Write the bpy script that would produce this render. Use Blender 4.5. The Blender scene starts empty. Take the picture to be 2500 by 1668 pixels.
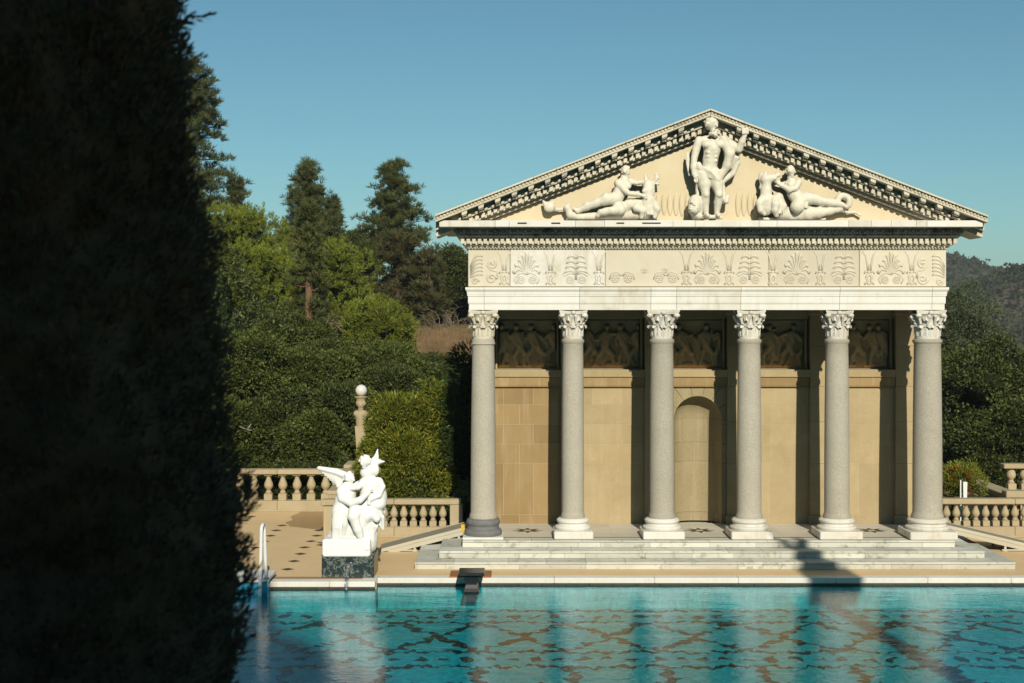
import bpy, bmesh, math, random
import numpy as np
from mathutils import Vector, Matrix
R = math.radians
random.seed(7)
rng = np.random.default_rng(11)
SC = bpy.context.scene
COL = SC.collection

# ------------------------------------------------------------------ camera, sky, sun, exposure
EYE = 6.14            # eye height above the pool deck
F = 3472.0            # focal length in photo pixels (50 mm on 36 mm, 2500 px wide)
cam_d = bpy.data.cameras.new('camera')
cam = bpy.data.objects.new('camera', cam_d); COL.objects.link(cam)
cam.location = (0, 0, EYE); cam.rotation_euler = (R(90), 0, 0)
cam_d.lens = 50; cam_d.sensor_width = 36; cam_d.sensor_fit = 'HORIZONTAL'
cam_d.shift_y = -(834 - 757) / 2500.0
cam_d.clip_start = 0.1; cam_d.clip_end = 6000
cam_d.dof.use_dof = True; cam_d.dof.focus_distance = 36; cam_d.dof.aperture_fstop = 3.2
SC.camera = cam

SUN_EL, SUN_AZ = 28.9, 7.7      # sun behind the camera, a little to the right
world = bpy.data.worlds.new('World'); SC.world = world; world.use_nodes = True
wn = world.node_tree.nodes; wl = world.node_tree.links
wn.clear()
sky = wn.new('ShaderNodeTexSky'); sky.sky_type = 'NISHITA'; sky.sun_disc = False
sky.sun_elevation = R(SUN_EL); sky.sun_rotation = R(180 - SUN_AZ)
sky.altitude = 500; sky.air_density = 0.85; sky.dust_density = 0.7; sky.ozone_density = 3.0
tint = wn.new('ShaderNodeMix'); tint.data_type = 'RGBA'; tint.blend_type = 'MULTIPLY'
tint.inputs[0].default_value = 1.0
tint.inputs[7].default_value = (0.67, 0.98, 0.85, 1)
bgn = wn.new('ShaderNodeBackground'); bgn.inputs[1].default_value = 0.085
wout = wn.new('ShaderNodeOutputWorld')
wl.new(sky.outputs[0], tint.inputs[6]); wl.new(tint.outputs[2], bgn.inputs[0]); wl.new(bgn.outputs[0], wout.inputs[0])

sun_d = bpy.data.lights.new('sun', 'SUN'); sun = bpy.data.objects.new('sun', sun_d); COL.objects.link(sun)
sun_d.energy = 4.5; sun_d.angle = R(0.53); sun_d.color = (1.0, 0.94, 0.79)
ldir = Vector((-math.sin(R(SUN_AZ)) * math.cos(R(SUN_EL)), math.cos(R(SUN_AZ)) * math.cos(R(SUN_EL)), -math.sin(R(SUN_EL))))
sun.rotation_euler = ldir.to_track_quat('-Z', 'Y').to_euler()
sun.location = (20, -30, 30)

vs = SC.view_settings
vs.view_transform = 'Standard'; vs.look = 'None'; vs.exposure = 0.0; vs.gamma = 1.0; vs.use_curve_mapping = False
cy = SC.cycles
cy.use_denoising = True
try: cy.denoiser = 'OPENIMAGEDENOISE'
except Exception: pass
cy.max_bounces = 6; cy.diffuse_bounces = 1; cy.glossy_bounces = 3; cy.transmission_bounces = 4; cy.transparent_max_bounces = 10
cy.volume_bounces = 0; cy.caustics_reflective = False; cy.caustics_refractive = False
cy.sample_clamp_indirect = 4.0
cy.pixel_filter_type = 'BLACKMAN_HARRIS'

# ------------------------------------------------------------------ measuring helpers
def PX(px, Y): return (px - 1250.0) * Y / F
def PZ(py, Y): return EYE - (py - 757.0) * Y / F
def YG(py, z=0.0): return (EYE - z) * F / (py - 757.0)     # distance of a point of known height

# ------------------------------------------------------------------ object helpers
def tag(o, label=None, cat=None, group=None, kind=None):
    if label: o['label'] = label
    if cat: o['category'] = cat
    if group: o['group'] = group
    if kind: o['kind'] = kind
    return o

def empty(name, loc, label=None, cat=None, group=None, rz=0.0):
    o = bpy.data.objects.new(name, None); COL.objects.link(o)
    o.location = loc; o.rotation_euler = (0, 0, rz); o.empty_display_size = 0.3
    return tag(o, label, cat, group)

def link_mesh(name, me, m, parent=None, keep_world=True):
    o = bpy.data.objects.new(name, me); COL.objects.link(o)
    if m is not None and len(me.materials) == 0: me.materials.append(m)
    if parent is not None:
        o.parent = parent
        if keep_world:
            o.matrix_parent_inverse = PINV(parent)
    return o

_pinv = {}
def PINV(p):
    # parents are placed by location + z rotation only (or are world-space meshes)
    key = p.name
    if key not in _pinv:
        M = Matrix.Identity(4); q = p
        chain = []
        while q is not None: chain.append(q); q = q.parent
        for q in reversed(chain):
            L = Matrix.Translation(q.location) @ q.rotation_euler.to_matrix().to_4x4() @ Matrix.Diagonal((*q.scale, 1))
            M = M @ q.matrix_parent_inverse @ L
        _pinv[key] = M.inverted()
    return _pinv[key]

def copy_obj(o, parent=None, loc=None, name=None):
    c = o.copy(); COL.objects.link(c)
    c.parent = parent
    if loc is not None: c.location = loc
    return c

def np_mesh(name, V, Fa, smooth=False):
    V = np.asarray(V, dtype=np.float32); Fa = np.asarray(Fa, dtype=np.int32)
    me = bpy.data.meshes.new(name)
    n, k = Fa.shape
    me.vertices.add(len(V)); me.vertices.foreach_set('co', V.ravel())
    me.loops.add(n * k); me.loops.foreach_set('vertex_index', Fa.ravel())
    me.polygons.add(n); me.polygons.foreach_set('loop_start', np.arange(0, n * k, k, dtype=np.int32))
    me.polygons.foreach_set('use_smooth', np.full(n, smooth, dtype=bool))
    me.update(calc_edges=True); me.validate()
    return me

class MB:
    RS = 1.0
    def __init__(s): s.v = []; s.f = []
    def add(s, vs, fs):
        b = len(s.v); s.v += [tuple(map(float, q)) for q in vs]; s.f += [tuple(b + i for i in q) for q in fs]; return s
    def box(s, x0, x1, y0, y1, z0, z1):
        return s.add([(x0,y0,z0),(x1,y0,z0),(x1,y1,z0),(x0,y1,z0),(x0,y0,z1),(x1,y0,z1),(x1,y1,z1),(x0,y1,z1)],
                     [(0,3,2,1),(4,5,6,7),(0,1,5,4),(1,2,6,5),(2,3,7,6),(3,0,4,7)])
    def cbox(s, x0, x1, y0, y1, z0, z1, c=0.008, f=None):
        # chamfered box; f shears z (used on the rakes): z += f(x)
        c = min(c, abs(x1-x0)*.3, abs(y1-y0)*.3, abs(z1-z0)*.3)
        X = (x0, x1); Y = (y0, y1); Z = (z0, z1); vs = []; idx = {}
        for i in (0,1):
            for j in (0,1):
                for k in (0,1):
                    sx, sy, sz = (1 - 2*i)*c, (1 - 2*j)*c, (1 - 2*k)*c
                    idx[i,j,k,'x'] = len(vs); vs.append((X[i], Y[j]+sy, Z[k]+sz))
                    idx[i,j,k,'y'] = len(vs); vs.append((X[i]+sx, Y[j], Z[k]+sz))
                    idx[i,j,k,'z'] = len(vs); vs.append((X[i]+sx, Y[j]+sy, Z[k]))
        g = lambda i,j,k,a: idx[i,j,k,a]
        fs = []
        fs += [(g(0,0,0,'x'),g(0,0,1,'x'),g(0,1,1,'x'),g(0,1,0,'x')),(g(1,0,0,'x'),g(1,1,0,'x'),g(1,1,1,'x'),g(1,0,1,'x'))]
        fs += [(g(0,0,0,'y'),g(1,0,0,'y'),g(1,0,1,'y'),g(0,0,1,'y')),(g(0,1,0,'y'),g(0,1,1,'y'),g(1,1,1,'y'),g(1,1,0,'y'))]
        fs += [(g(0,0,0,'z'),g(0,1,0,'z'),g(1,1,0,'z'),g(1,0,0,'z')),(g(0,0,1,'z'),g(1,0,1,'z'),g(1,1,1,'z'),g(0,1,1,'z'))]
        for i in (0,1):
            for j in (0,1):
                fs.append((g(i,j,0,'x'),g(i,j,1,'x'),g(i,j,1,'y'),g(i,j,0,'y')))
            for k in (0,1):
                fs.append((g(i,0,k,'x'),g(i,1,k,'x'),g(i,1,k,'z'),g(i,0,k,'z')))
        for j in (0,1):
            for k in (0,1):
                fs.append((g(0,j,k,'y'),g(1,j,k,'y'),g(1,j,k,'z'),g(0,j,k,'z')))
        for i in (0,1):
            for j in (0,1):
                for k in (0,1): fs.append((g(i,j,k,'x'),g(i,j,k,'y'),g(i,j,k,'z')))
        if f: vs = [(x, y, z + f(x)) for x, y, z in vs]
        return s.add(vs, fs)
    def lathe(s, prof, cx=0, cy_=0, n=24, cap=True, sx=1, sy=1):
        vs = []; fs = []; m = len(prof)
        for r, z in prof:
            for k in range(n):
                a = 2*math.pi*k/n; vs.append((cx + sx*r*math.cos(a), cy_ + sy*r*math.sin(a), z))
        for i in range(m-1):
            for k in range(n):
                k2 = (k+1) % n; fs.append((i*n+k, i*n+k2, (i+1)*n+k2, (i+1)*n+k))
        if cap: fs.append(tuple(range(n-1,-1,-1))); fs.append(tuple((m-1)*n+k for k in range(n)))
        return s.add(vs, fs)
    def prism_xz(s, poly, y0, y1):
        n = len(poly)
        vs = [(x,y0,z) for x,z in poly] + [(x,y1,z) for x,z in poly]
        fs = [tuple(range(n)), tuple(range(2*n-1,n-1,-1))] + [(i,(i+n),(i+1)%n+n,(i+1)%n) for i in range(n)]
        return s.add(vs, fs)
    def prism_xy(s, poly, z0, z1):
        n = len(poly)
        vs = [(x,y,z0) for x,y in poly] + [(x,y,z1) for x,y in poly]
        fs = [tuple(range(n-1,-1,-1)), tuple(range(n,2*n))] + [(i,(i+1)%n,(i+1)%n+n,i+n) for i in range(n)]
        return s.add(vs, fs)
    def tube(s, path, rad, n=6, cap=True):
        P = [Vector(p) for p in path]; m = len(P)
        if not hasattr(rad, '__len__'): rad = [rad]*m
        rad = [q*MB.RS for q in rad]
        vs = []; fs = []; up = Vector((0.13, 0.97, 0.21))
        for i, p in enumerate(P):
            t = (P[min(i+1,m-1)] - P[max(i-1,0)])
            if t.length < 1e-9: t = Vector((0,0,1))
            t.normalize(); a = t.cross(up)
            if a.length < 1e-3: a = t.cross(Vector((1,0,0)))
            a.normalize(); b = t.cross(a)
            for k in range(n):
                th = 2*math.pi*k/n; vs.append(p + (a*math.cos(th) + b*math.sin(th))*rad[i])
        for i in range(m-1):
            for k in range(n):
                k2 = (k+1)%n; fs.append((i*n+k, i*n+k2, (i+1)*n+k2, (i+1)*n+k))
        if cap: fs.append(tuple(range(n-1,-1,-1))); fs.append(tuple((m-1)*n+k for k in range(n)))
        return s.add(vs, fs)
    def ball(s, c, r, n=10, m=6):
        rx, ry, rz = (r, r, r) if not hasattr(r, '__len__') else r
        vs = [(c[0], c[1], c[2]-rz)]
        for i in range(1, m):
            t = math.pi*i/m
            for k in range(n):
                a = 2*math.pi*k/n; vs.append((c[0]+rx*math.sin(t)*math.cos(a), c[1]+ry*math.sin(t)*math.sin(a), c[2]-rz*math.cos(t)))
        vs.append((c[0], c[1], c[2]+rz)); L = len(vs)-1
        fs = [(0, 1+(k+1)%n, 1+k) for k in range(n)]
        for i in range(m-2):
            for k in range(n):
                a = 1+i*n+k; b = 1+i*n+(k+1)%n; fs.append((a,b,b+n,a+n))
        fs += [(L, 1+(m-2)*n+k, 1+(m-2)*n+(k+1)%n) for k in range(n)]
        return s.add(vs, fs)
    def mesh(s, name, smooth=False):
        me = bpy.data.meshes.new(name); me.from_pydata(s.v, [], s.f)
        if smooth: me.polygons.foreach_set('use_smooth', [True]*len(me.polygons))
        me.update(); return me
    def build(s, name, m, parent=None, smooth=False, auto=False):
        me = s.mesh(name, smooth or auto)
        if auto: sharp(me, 35)
        return link_mesh(name, me, m, parent)

def sharp(me, deg):
    bm = bmesh.new(); bm.from_mesh(me); bmesh.ops.recalc_face_normals(bm, faces=bm.faces)
    lim = math.radians(deg)
    for e in bm.edges:
        if len(e.link_faces) == 2 and e.calc_face_angle(0) > lim: e.smooth = False
    bm.to_mesh(me); bm.free()

# ------------------------------------------------------------------ materials
class NT:
    def __init__(s, name):
        s.m = bpy.data.materials.new(name); s.m.use_nodes = True
        s.n = s.m.node_tree.nodes; s.l = s.m.node_tree.links
        s.b = s.n['Principled BSDF']; s.out = s.n['Material Output']
        g = s.n.new('ShaderNodeNewGeometry'); s.geo = g; s.pos = g.outputs['Position']
    def map(s, scale=(1,1,1), src=None, loc=(0,0,0)):
        q = s.n.new('ShaderNodeMapping'); q.inputs['Scale'].default_value = scale; q.inputs['Location'].default_value = loc
        s.l.new(src or s.pos, q.inputs[0]); return q.outputs[0]
    def noise(s, scale, detail=4, rough=.55, vec=None, dist=0):
        q = s.n.new('ShaderNodeTexNoise'); q.inputs['Scale'].default_value = scale; q.inputs['Detail'].default_value = detail
        q.inputs['Roughness'].default_value = rough; q.inputs['Distortion'].default_value = dist
        s.l.new(vec or s.pos, q.inputs['Vector']); return q.outputs[0]
    def voro(s, scale, vec=None, feat='F1', out=0):
        q = s.n.new('ShaderNodeTexVoronoi'); q.feature = feat; q.inputs['Scale'].default_value = scale
        s.l.new(vec or s.pos, q.inputs['Vector']); return q.outputs[out]
    def ramp(s, src, stops, interp='LINEAR'):
        q = s.n.new('ShaderNodeValToRGB'); cr = q.color_ramp; cr.interpolation = interp
        while len(cr.elements) < len(stops): cr.elements.new(0.5)
        for e, (p, c) in zip(cr.elements, stops):
            e.position = p; e.color = (c, c, c, 1) if not hasattr(c, '__len__') else (*c, 1)
        s.l.new(src, q.inputs[0]); return q.outputs[0]
    def mix(s, fac, a, b, mode='MIX'):
        q = s.n.new('ShaderNodeMix'); q.data_type = 'RGBA'; q.blend_type = mode
        for i, v in ((0, fac), (6, a), (7, b)):
            if isinstance(v, (int, float)): q.inputs[i].default_value = v
            elif isinstance(v, tuple): q.inputs[i].default_value = (*v, 1)
            else: s.l.new(v, q.inputs[i])
        return q.outputs[2]
    def math(s, op, a, b=0.0, clamp=False):
        q = s.n.new('ShaderNodeMath'); q.operation = op; q.use_clamp = clamp
        for i, v in ((0, a), (1, b)):
            if isinstance(v, (int, float)): q.inputs[i].default_value = v
            else: s.l.new(v, q.inputs[i])
        return q.outputs[0]
    def orand(s): return s.n.new('ShaderNodeObjectInfo').outputs['Random']
    def bump(s, h, strength=.3, dist=.01):
        q = s.n.new('ShaderNodeBump'); q.inputs['Strength'].default_value = strength; q.inputs['Distance'].default_value = dist
        s.l.new(h, q.inputs['Height']); s.l.new(q.outputs[0], s.b.inputs['Normal']); return q.outputs[0]
    def col(s, c):
        if isinstance(c, tuple): s.b.inputs['Base Color'].default_value = (*c, 1)
        else: s.l.new(c, s.b.inputs['Base Color'])
    def set(s, rough=.6, spec=.3, metal=0):
        s.b.inputs['Roughness'].default_value = rough; s.b.inputs['Specular IOR Level'].default_value = spec
        s.b.inputs['Metallic'].default_value = metal
        return s.m

def stone(name, c1, c2, scale=3.0, rough=.65, spec=.25, tone=0.18, stain=None, stain_scale=2.0, stain_lo=.52, stain_hi=.7,
          streak=None, speck=None, bump=.25, bscale=40, stretch=(1,1,1)):
    t = NT(name)
    v = t.map(stretch) if stretch != (1,1,1) else t.pos
    c = t.mix(t.ramp(t.noise(scale, 6, .6, v), [(.3, 0.0), (.7, 1.0)]), c1, c2)
    if speck:
        sc, cd, amt = speck
        c = t.mix(t.math('MULTIPLY', t.ramp(t.noise(sc, 2, .5), [(.45, 1.0), (.6, 0.0)]), amt), c, cd)
    if streak:
        cs, amt = streak
        sv = t.map((7, 7, .45))
        c = t.mix(t.math('MULTIPLY', t.ramp(t.noise(1.0, 4, .6, sv), [(.52, 0.0), (.72, 1.0)]), amt), c, cs)
    if stain:
        c = t.mix(t.ramp(t.noise(stain_scale, 8, .68), [(stain_lo, 0.0), (stain_hi, 1.0)]), c, stain)
    k = t.math('ADD', t.math('MULTIPLY', t.orand(), tone), 1 - tone)
    g = t.n.new('ShaderNodeCombineColor')
    for i in range(3): t.l.new(k, g.inputs[i])
    c = t.mix(1.0, c, g.outputs[0], 'MULTIPLY')
    t.col(c)
    t.bump(t.noise(bscale, 6, .7), bump, .01)
    return t.set(rough, spec)

MAT = {}
M = MAT
M['marble'] = stone('white_marble', (.80,.77,.70), (.68,.63,.53), 2.5, .5, .3, .12, bump=.18, streak=((.50,.41,.28), .45), stain=(.58,.46,.30), stain_scale=2.4, stain_lo=.56, stain_hi=.74)
M['marble_w'] = stone('bright_marble', (.82,.80,.75), (.76,.72,.63), 1.6, .45, .3, .08, bump=.12, streak=((.60,.53,.41), .30), stain=(.64,.55,.40), stain_scale=3.0, stain_lo=.60, stain_hi=.78)
M['statue'] = stone('statue_marble', (.93,.92,.88), (.90,.88,.83), 4, .5, .3, .02, bump=.05)
M['relief_fig'] = stone('carved_marble', (.80,.75,.63), (.72,.66,.52), 5, .6, .2, .05, bump=.15, bscale=30)
M['tymp'] = stone('tympanum_stone', (.74,.63,.43), (.68,.565,.37), 1.8, .8, .15, .05, bump=.2, bscale=24, stain=(.62,.49,.30), stain_scale=1.3, stain_lo=.6, stain_hi=.85)
M['frieze'] = stone('frieze_marble', (.74,.68,.55), (.69,.61,.46), 2.2, .65, .2, .16, bump=.3, bscale=22, stain=(.60,.49,.32), stain_scale=3, stain_lo=.6, stain_hi=.85)
M['cornice'] = stone('weathered_marble', (.66,.62,.51), (.56,.51,.40), 3, .75, .2, .25, stain=(.15,.14,.125), stain_scale=1.7, stain_lo=.52, stain_hi=.70, bump=.35, bscale=30)
M['cornice_shade'] = stone('shade_darkened_marble', (.66,.60,.52), (.52,.47,.40), 3, .8, .15, .2, stain=(.16,.135,.11), stain_scale=2.5, stain_lo=.50, stain_hi=.66, bump=.35, bscale=30)  # dark stain also carries the shade under the corona
M['cornice_l'] = stone('pale_weathered_marble', (.74,.68,.54), (.66,.58,.42), 3, .7, .2, .16, stain=(.22,.19,.14), stain_scale=4, stain_lo=.60, stain_hi=.75, bump=.3, bscale=30)
M['granite'] = stone('granite', (.60,.55,.45), (.51,.47,.385), 1.2, .75, .15, .10, speck=(75, (.30,.27,.22), .7), bump=.25, bscale=60, stain=(.38,.32,.22), stain_scale=.9, stain_lo=.64, stain_hi=.8)
M['sand'] = stone('sandstone', (.47,.335,.165), (.38,.255,.12), 1.1, .85, .1, .20, speck=(60, (.29,.195,.09), .5), bump=.35, bscale=55, streak=((.62,.52,.35), .35))
M['sand_l'] = stone('pale_sandstone', (.54,.425,.255), (.46,.355,.20), 1.4, .85, .1, .13, speck=(70, (.40,.29,.14), .35), bump=.3, bscale=55, streak=((.55,.45,.28), .4), stain=(.40,.30,.155), stain_scale=.8, stain_lo=.5, stain_hi=.75)
M['sand_g'] = stone('greyed_sandstone', (.46,.375,.22), (.39,.32,.185), 1.4, .85, .1, .10, speck=(70, (.24,.18,.09), .5), bump=.3, bscale=55, streak=((.48,.41,.26), .5))
M['mortar'] = stone('lime_mortar', (.68,.58,.41), (.56,.46,.29), 3, .9, .05, 0, bump=.2)
M['bal'] = stone('cast_stone', (.52,.43,.28), (.46,.37,.23), 2.5, .8, .15, .10, speck=(60, (.34,.26,.15), .35), streak=((.36,.29,.18), .35), bump=.25, bscale=50)
M['deckm'] = stone('travertine_paving', (.80,.57,.31), (.72,.50,.26), .7, .6, .25, 0, bump=.1, stain=(.66,.45,.23), stain_scale=.5, stain_lo=.55, stain_hi=.75)
M['damp'] = stone('damp_paving', (.44,.28,.125), (.40,.25,.11), .9, .4, .4, 0, bump=.1)
M['stepm'] = stone('streaked_marble', (.76,.74,.65), (.62,.61,.51), 1.0, .55, .25, .28, stretch=(1.2, 1.2, 5), bump=.1, stain=(.27,.285,.22), stain_scale=3.5, stain_lo=.54, stain_hi=.72)
M['floorm'] = stone('portico_marble', (.70,.65,.54), (.62,.57,.46), 1.2, .5, .3, .12, bump=.08)
M['inlay'] = stone('dark_inlay', (.075,.062,.045), (.055,.045,.035), 4, .5, .3, .1, bump=.05)
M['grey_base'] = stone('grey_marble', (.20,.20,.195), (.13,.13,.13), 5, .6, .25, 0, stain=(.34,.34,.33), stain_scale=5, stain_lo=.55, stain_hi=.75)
M['black'] = stone('black_granite', (.018,.018,.02), (.03,.03,.032), 20, .25, .5, 0, bump=.02)
M['ramp'] = stone('grey_decking', (.34,.30,.22), (.30,.265,.19), 2, .7, .2, 0, bump=.1)
M['ramp_f'] = stone('ramp_frame_paint', (.56,.51,.39), (.51,.46,.35), 3, .5, .3, .05, bump=.05)
M['wood'] = stone('redwood_board', (.36,.155,.06), (.28,.115,.04), 2, .6, .25, .15, stretch=(.6, 8, 8), bump=.1)
M['white'] = stone('white_enamel', (.80,.80,.79), (.76,.76,.75), 2, .35, .4, 0, bump=.0)
M['yellow'] = stone('yellow_paint', (.80,.46,.01), (.75,.42,.01), 2, .5, .3, 0, bump=.0)
M['dark_slot'] = stone('dark_slot', (.035,.032,.028), (.05,.045,.04), 4, .9, .1, 0, bump=.1)
M['bluewall'] = stone('blue_pool_paint', (.02,.30,.50), (.02,.26,.45), 2, .4, .4, 0, bump=.03)
M['chrome'] = NT('chrome'); M['chrome'].col((.75,.75,.75)); M['chrome'] = M['chrome'].set(.12, .5, 1)

t = NT('green_marble')
v = t.noise(2.2, 8, .72, None, 1.2)
vein = t.ramp(v, [(.475, 0.0), (.50, .8), (.525, 0.0)])
v2 = t.ramp(t.noise(4.5, 9, .75, None, 1.5), [(.54, 0.0), (.64, .7), (.7, 0.1)])
c = t.mix(t.math('MAXIMUM', vein, v2), (.020,.034,.034), (.30,.33,.29)); t.col(c); M['green'] = t.set(.25, .5)

t = NT('opal_globe'); t.col((.72,.70,.64)); M['globe'] = t.set(.18, .5)

def leafmat(name, cols, transl=.25, rough=.55, nscale=.6, namt=.35):
    t = NT(name)
    r = t.geo.outputs['Random Per Island']
    n = len(cols)
    c = t.ramp(r, [((i + .5) / n, cols[i]) for i in range(n)])
    k = t.ramp(t.noise(nscale, 3, .5), [(.35, 1 - namt), (.65, 1 + .0)])
    c = t.mix(1.0, c, k, 'MULTIPLY')
    t.col(c); t.set(rough, .25)
    tr = t.n.new('ShaderNodeBsdfTranslucent'); t.l.new(c, tr.inputs[0])
    mx = t.n.new('ShaderNodeMixShader'); mx.inputs[0].default_value = transl
    t.l.new(t.b.outputs[0], mx.inputs[1]); t.l.new(tr.outputs[0], mx.inputs[2]); t.l.new(mx.outputs[0], t.out.inputs[0])
    return t.m
M['lf_oak'] = leafmat('oak_leaf', [(0.034,0.048,0.011), (0.081,0.106,0.024), (0.138,0.167,0.041), (0.060,0.081,0.018), (0.190,0.207,0.057)])
M['lf_oak_y'] = leafmat('oak_leaf_light', [(0.050,0.066,0.013), (0.098,0.128,0.025), (0.165,0.195,0.040), (0.072,0.096,0.019), (0.205,0.220,0.050)])
M['lf_pine'] = leafmat('stone_pine_needles', [(0.120,0.155,0.016), (0.220,0.265,0.026), (0.310,0.345,0.040), (0.160,0.200,0.020), (0.350,0.370,0.050)], .2)
M['lf_con'] = leafmat('conifer_needles', [(0.072,0.100,0.026), (0.112,0.138,0.036), (0.095,0.120,0.034), (0.150,0.130,0.036)], .15)
M['lf_red'] = leafmat('rusty_pine_needles', [(0.075,0.095,0.028), (0.110,0.095,0.032), (0.150,0.095,0.036), (0.070,0.095,0.026)], .15)
M['lf_bay'] = leafmat('bay_leaf', [(0.138,0.188,0.022), (0.213,0.256,0.030), (0.325,0.325,0.040), (0.112,0.156,0.019), (0.425,0.388,0.056)], .25, .4)
M['lf_dark'] = leafmat('dark_laurel_leaf', [(0.030,0.054,0.014), (0.042,0.069,0.017), (0.054,0.084,0.020)], .15, .4)
M['lf_grey'] = leafmat('grey_olive_leaf', [(0.128,0.153,0.076), (0.162,0.190,0.099), (0.102,0.128,0.058), (0.187,0.212,0.112)])
M['lf_cyp'] = leafmat('cypress_scale_leaf', [(0.110,0.140,0.090), (0.140,0.160,0.100), (0.180,0.150,0.100), (0.210,0.140,0.090)], .1)
M['berry'] = leafmat('red_berry', [(.30,.035,.012), (.38,.06,.015), (.24,.03,.01)], .05)
M['dry'] = leafmat('dry_grass_blade', [(.30,.20,.10), (.36,.25,.13), (.26,.165,.085), (.33,.21,.11)], .2)
M['twig'] = stone('bare_twig', (.23,.18,.12), (.17,.13,.085), 6, .8, .1, .1)
M['bark'] = stone('bark', (.12,.085,.055), (.075,.05,.032), 8, .9, .1, .1, stretch=(1,1,.25), bump=.6, bscale=20)
M['bark_r'] = stone('reddish_bark', (.21,.125,.075), (.14,.085,.05), 8, .9, .1, .1, stretch=(1,1,.25), bump=.6, bscale=20)
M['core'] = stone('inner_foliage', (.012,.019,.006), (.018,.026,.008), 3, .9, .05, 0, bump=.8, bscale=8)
M['cyp_core'] = stone('cypress_inner_foliage', (.16,.125,.08), (.10,.088,.055), 9, .9, .05, 0, bump=.9, bscale=18)
M['soil'] = stone('scrub_soil', (.11,.085,.045), (.075,.07,.032), .4, .95, .05, 0, bump=.5, bscale=3)
M['fieldm'] = stone('dry_grass_ground', (.26,.175,.09), (.21,.14,.07), .8, .95, .05, 0, bump=.5, bscale=6)
t = NT('hill_scrub')
c = t.mix(t.ramp(t.noise(.018, 8, .7), [(.40, 0.0), (.60, 1.0)]), (.085,.082,.048), (.14,.105,.075))
c = t.mix(t.ramp(t.noise(.09, 6, .7), [(.45, 0.0), (.58, 1.0)]), c, (.055,.060,.030)); t.col(c)
t.bump(t.noise(.12, 6, .7), 1.0, 6); M['hill'] = t.set(.95, .05)
M['lf_hill'] = leafmat('hill_bush', [(.050,.058,.026), (.066,.072,.034), (.085,.078,.045), (.045,.052,.024)], .1, .8)

# ================================================================== SETTING: terrain, deck, pool
def sstep(a, b, x):
    t = np.clip((x - a) / (b - a), 0, 1); return t * t * (3 - 2 * t)
def hash_noise(x, y, s=1.0, seed=0):
    r = np.random.default_rng(seed); o = np.zeros_like(np.asarray(x, float))
    for k in range(6):
        a = r.uniform(0, 6.28); f = s * 1.7 ** k * r.uniform(.8, 1.2)
        o = o + np.sin(f * (x * np.cos(a) + y * np.sin(a)) + r.uniform(0, 6.28)) / 1.6 ** k
    return o / 2.0
def terrain_z(x, y):
    x = np.asarray(x, float); y = np.asarray(y, float)
    left = -0.55 + 3.6 * sstep(46, 58, y) + 0.068 * np.clip(y - 56, 0, 30)
    left = left - 9.0 * sstep(95, 190, y)
    right = -0.55 - 0.10 * np.clip(y - 45, 0, 60) - 18 * sstep(60, 200, y)
    w = sstep(2, 15, x)
    z = left * (1 - w) + right * w
    z = z + .18 * hash_noise(x, y, .25, 3) * sstep(46, 60, y)
    z = z - 3.0 * sstep(18, 60, np.abs(x - 2)) * (1 - sstep(40, 60, y))
    far = np.maximum(np.abs(x), y)
    return z - 30 * sstep(180, 420, far)
ax = np.concatenate([-np.geomspace(3000, 42, 16), np.linspace(-40, 44, 60), np.geomspace(46, 3000, 16)])
ay = np.concatenate([-np.geomspace(1500, 12, 10), np.linspace(-10, 40, 12), np.linspace(44, 130, 60), np.geomspace(134, 4000, 18)])
gx, gy = np.meshgrid(ax, ay, indexing='ij')
gz = terrain_z(gx, gy)
inpool = (gx > -17) & (gx < 18) & (gy > 5) & (gy < 34)
gz = np.where(inpool, -3.5, np.where((gy < 45) & (np.abs(gx) < 42), np.minimum(gz, -.55), gz))
nx, ny = gx.shape
I = np.arange(nx * ny).reshape(nx, ny)
quad = np.stack([I[:-1,:-1], I[1:,:-1], I[1:,1:], I[:-1,1:]], -1).reshape(-1, 4)
tag(link_mesh('ground', np_mesh('ground', np.stack([gx, gy, gz], -1).reshape(-1, 3), quad, True), M['soil']), kind='structure')

# far hills seen past the right end of the temple
def hill(name, Y, prof, depth, seed, base):
    xs = np.linspace(PX(prof[0][0], Y), PX(prof[-1][0], Y), 110)
    hz = np.interp(xs, [PX(p[0], Y) for p in prof], [PZ(p[1], Y) for p in prof])
    ys = np.linspace(Y - depth, Y + depth, 50)
    X, Yg = np.meshgrid(xs, ys, indexing='ij')
    g = np.exp(-((Yg - Y) / (depth * .55)) ** 2)
    z = base + (hz[:, None] - base) * g + (hash_noise(X, Yg, 18.0 / depth, seed) * .05 * (hz[:, None] - base)) * g * (1 - .75 * g)
    n1, n2 = X.shape; J = np.arange(n1 * n2).reshape(n1, n2)
    q = np.stack([J[:-1,:-1], J[1:,:-1], J[1:,1:], J[:-1,1:]], -1).reshape(-1, 4)
    o = link_mesh(name, np_mesh(name, np.stack([X, Yg, z], -1).reshape(-1, 3), q, True), M['hill'])
    tag(o, kind='structure')
    return X, Yg, z
H1 = hill('hills', 640, [(1500,700),(1800,660),(2050,628),(2200,617),(2310,627),(2354,641),(2406,663),(2433,672),(2520,700),(2700,740),(3000,760)], 240, 4, -45)
H2 = hill('hills', 430, [(2150,800),(2300,735),(2363,707),(2420,682),(2500,654),(2650,625),(2900,612),(3200,650)], 150, 5, -45)
H3 = hill('hills', 1500, [(1700,690),(2100,668),(2300,655),(2395,651),(2440,656),(2520,666),(2700,660),(3000,675)], 300, 6, -60)

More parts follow.
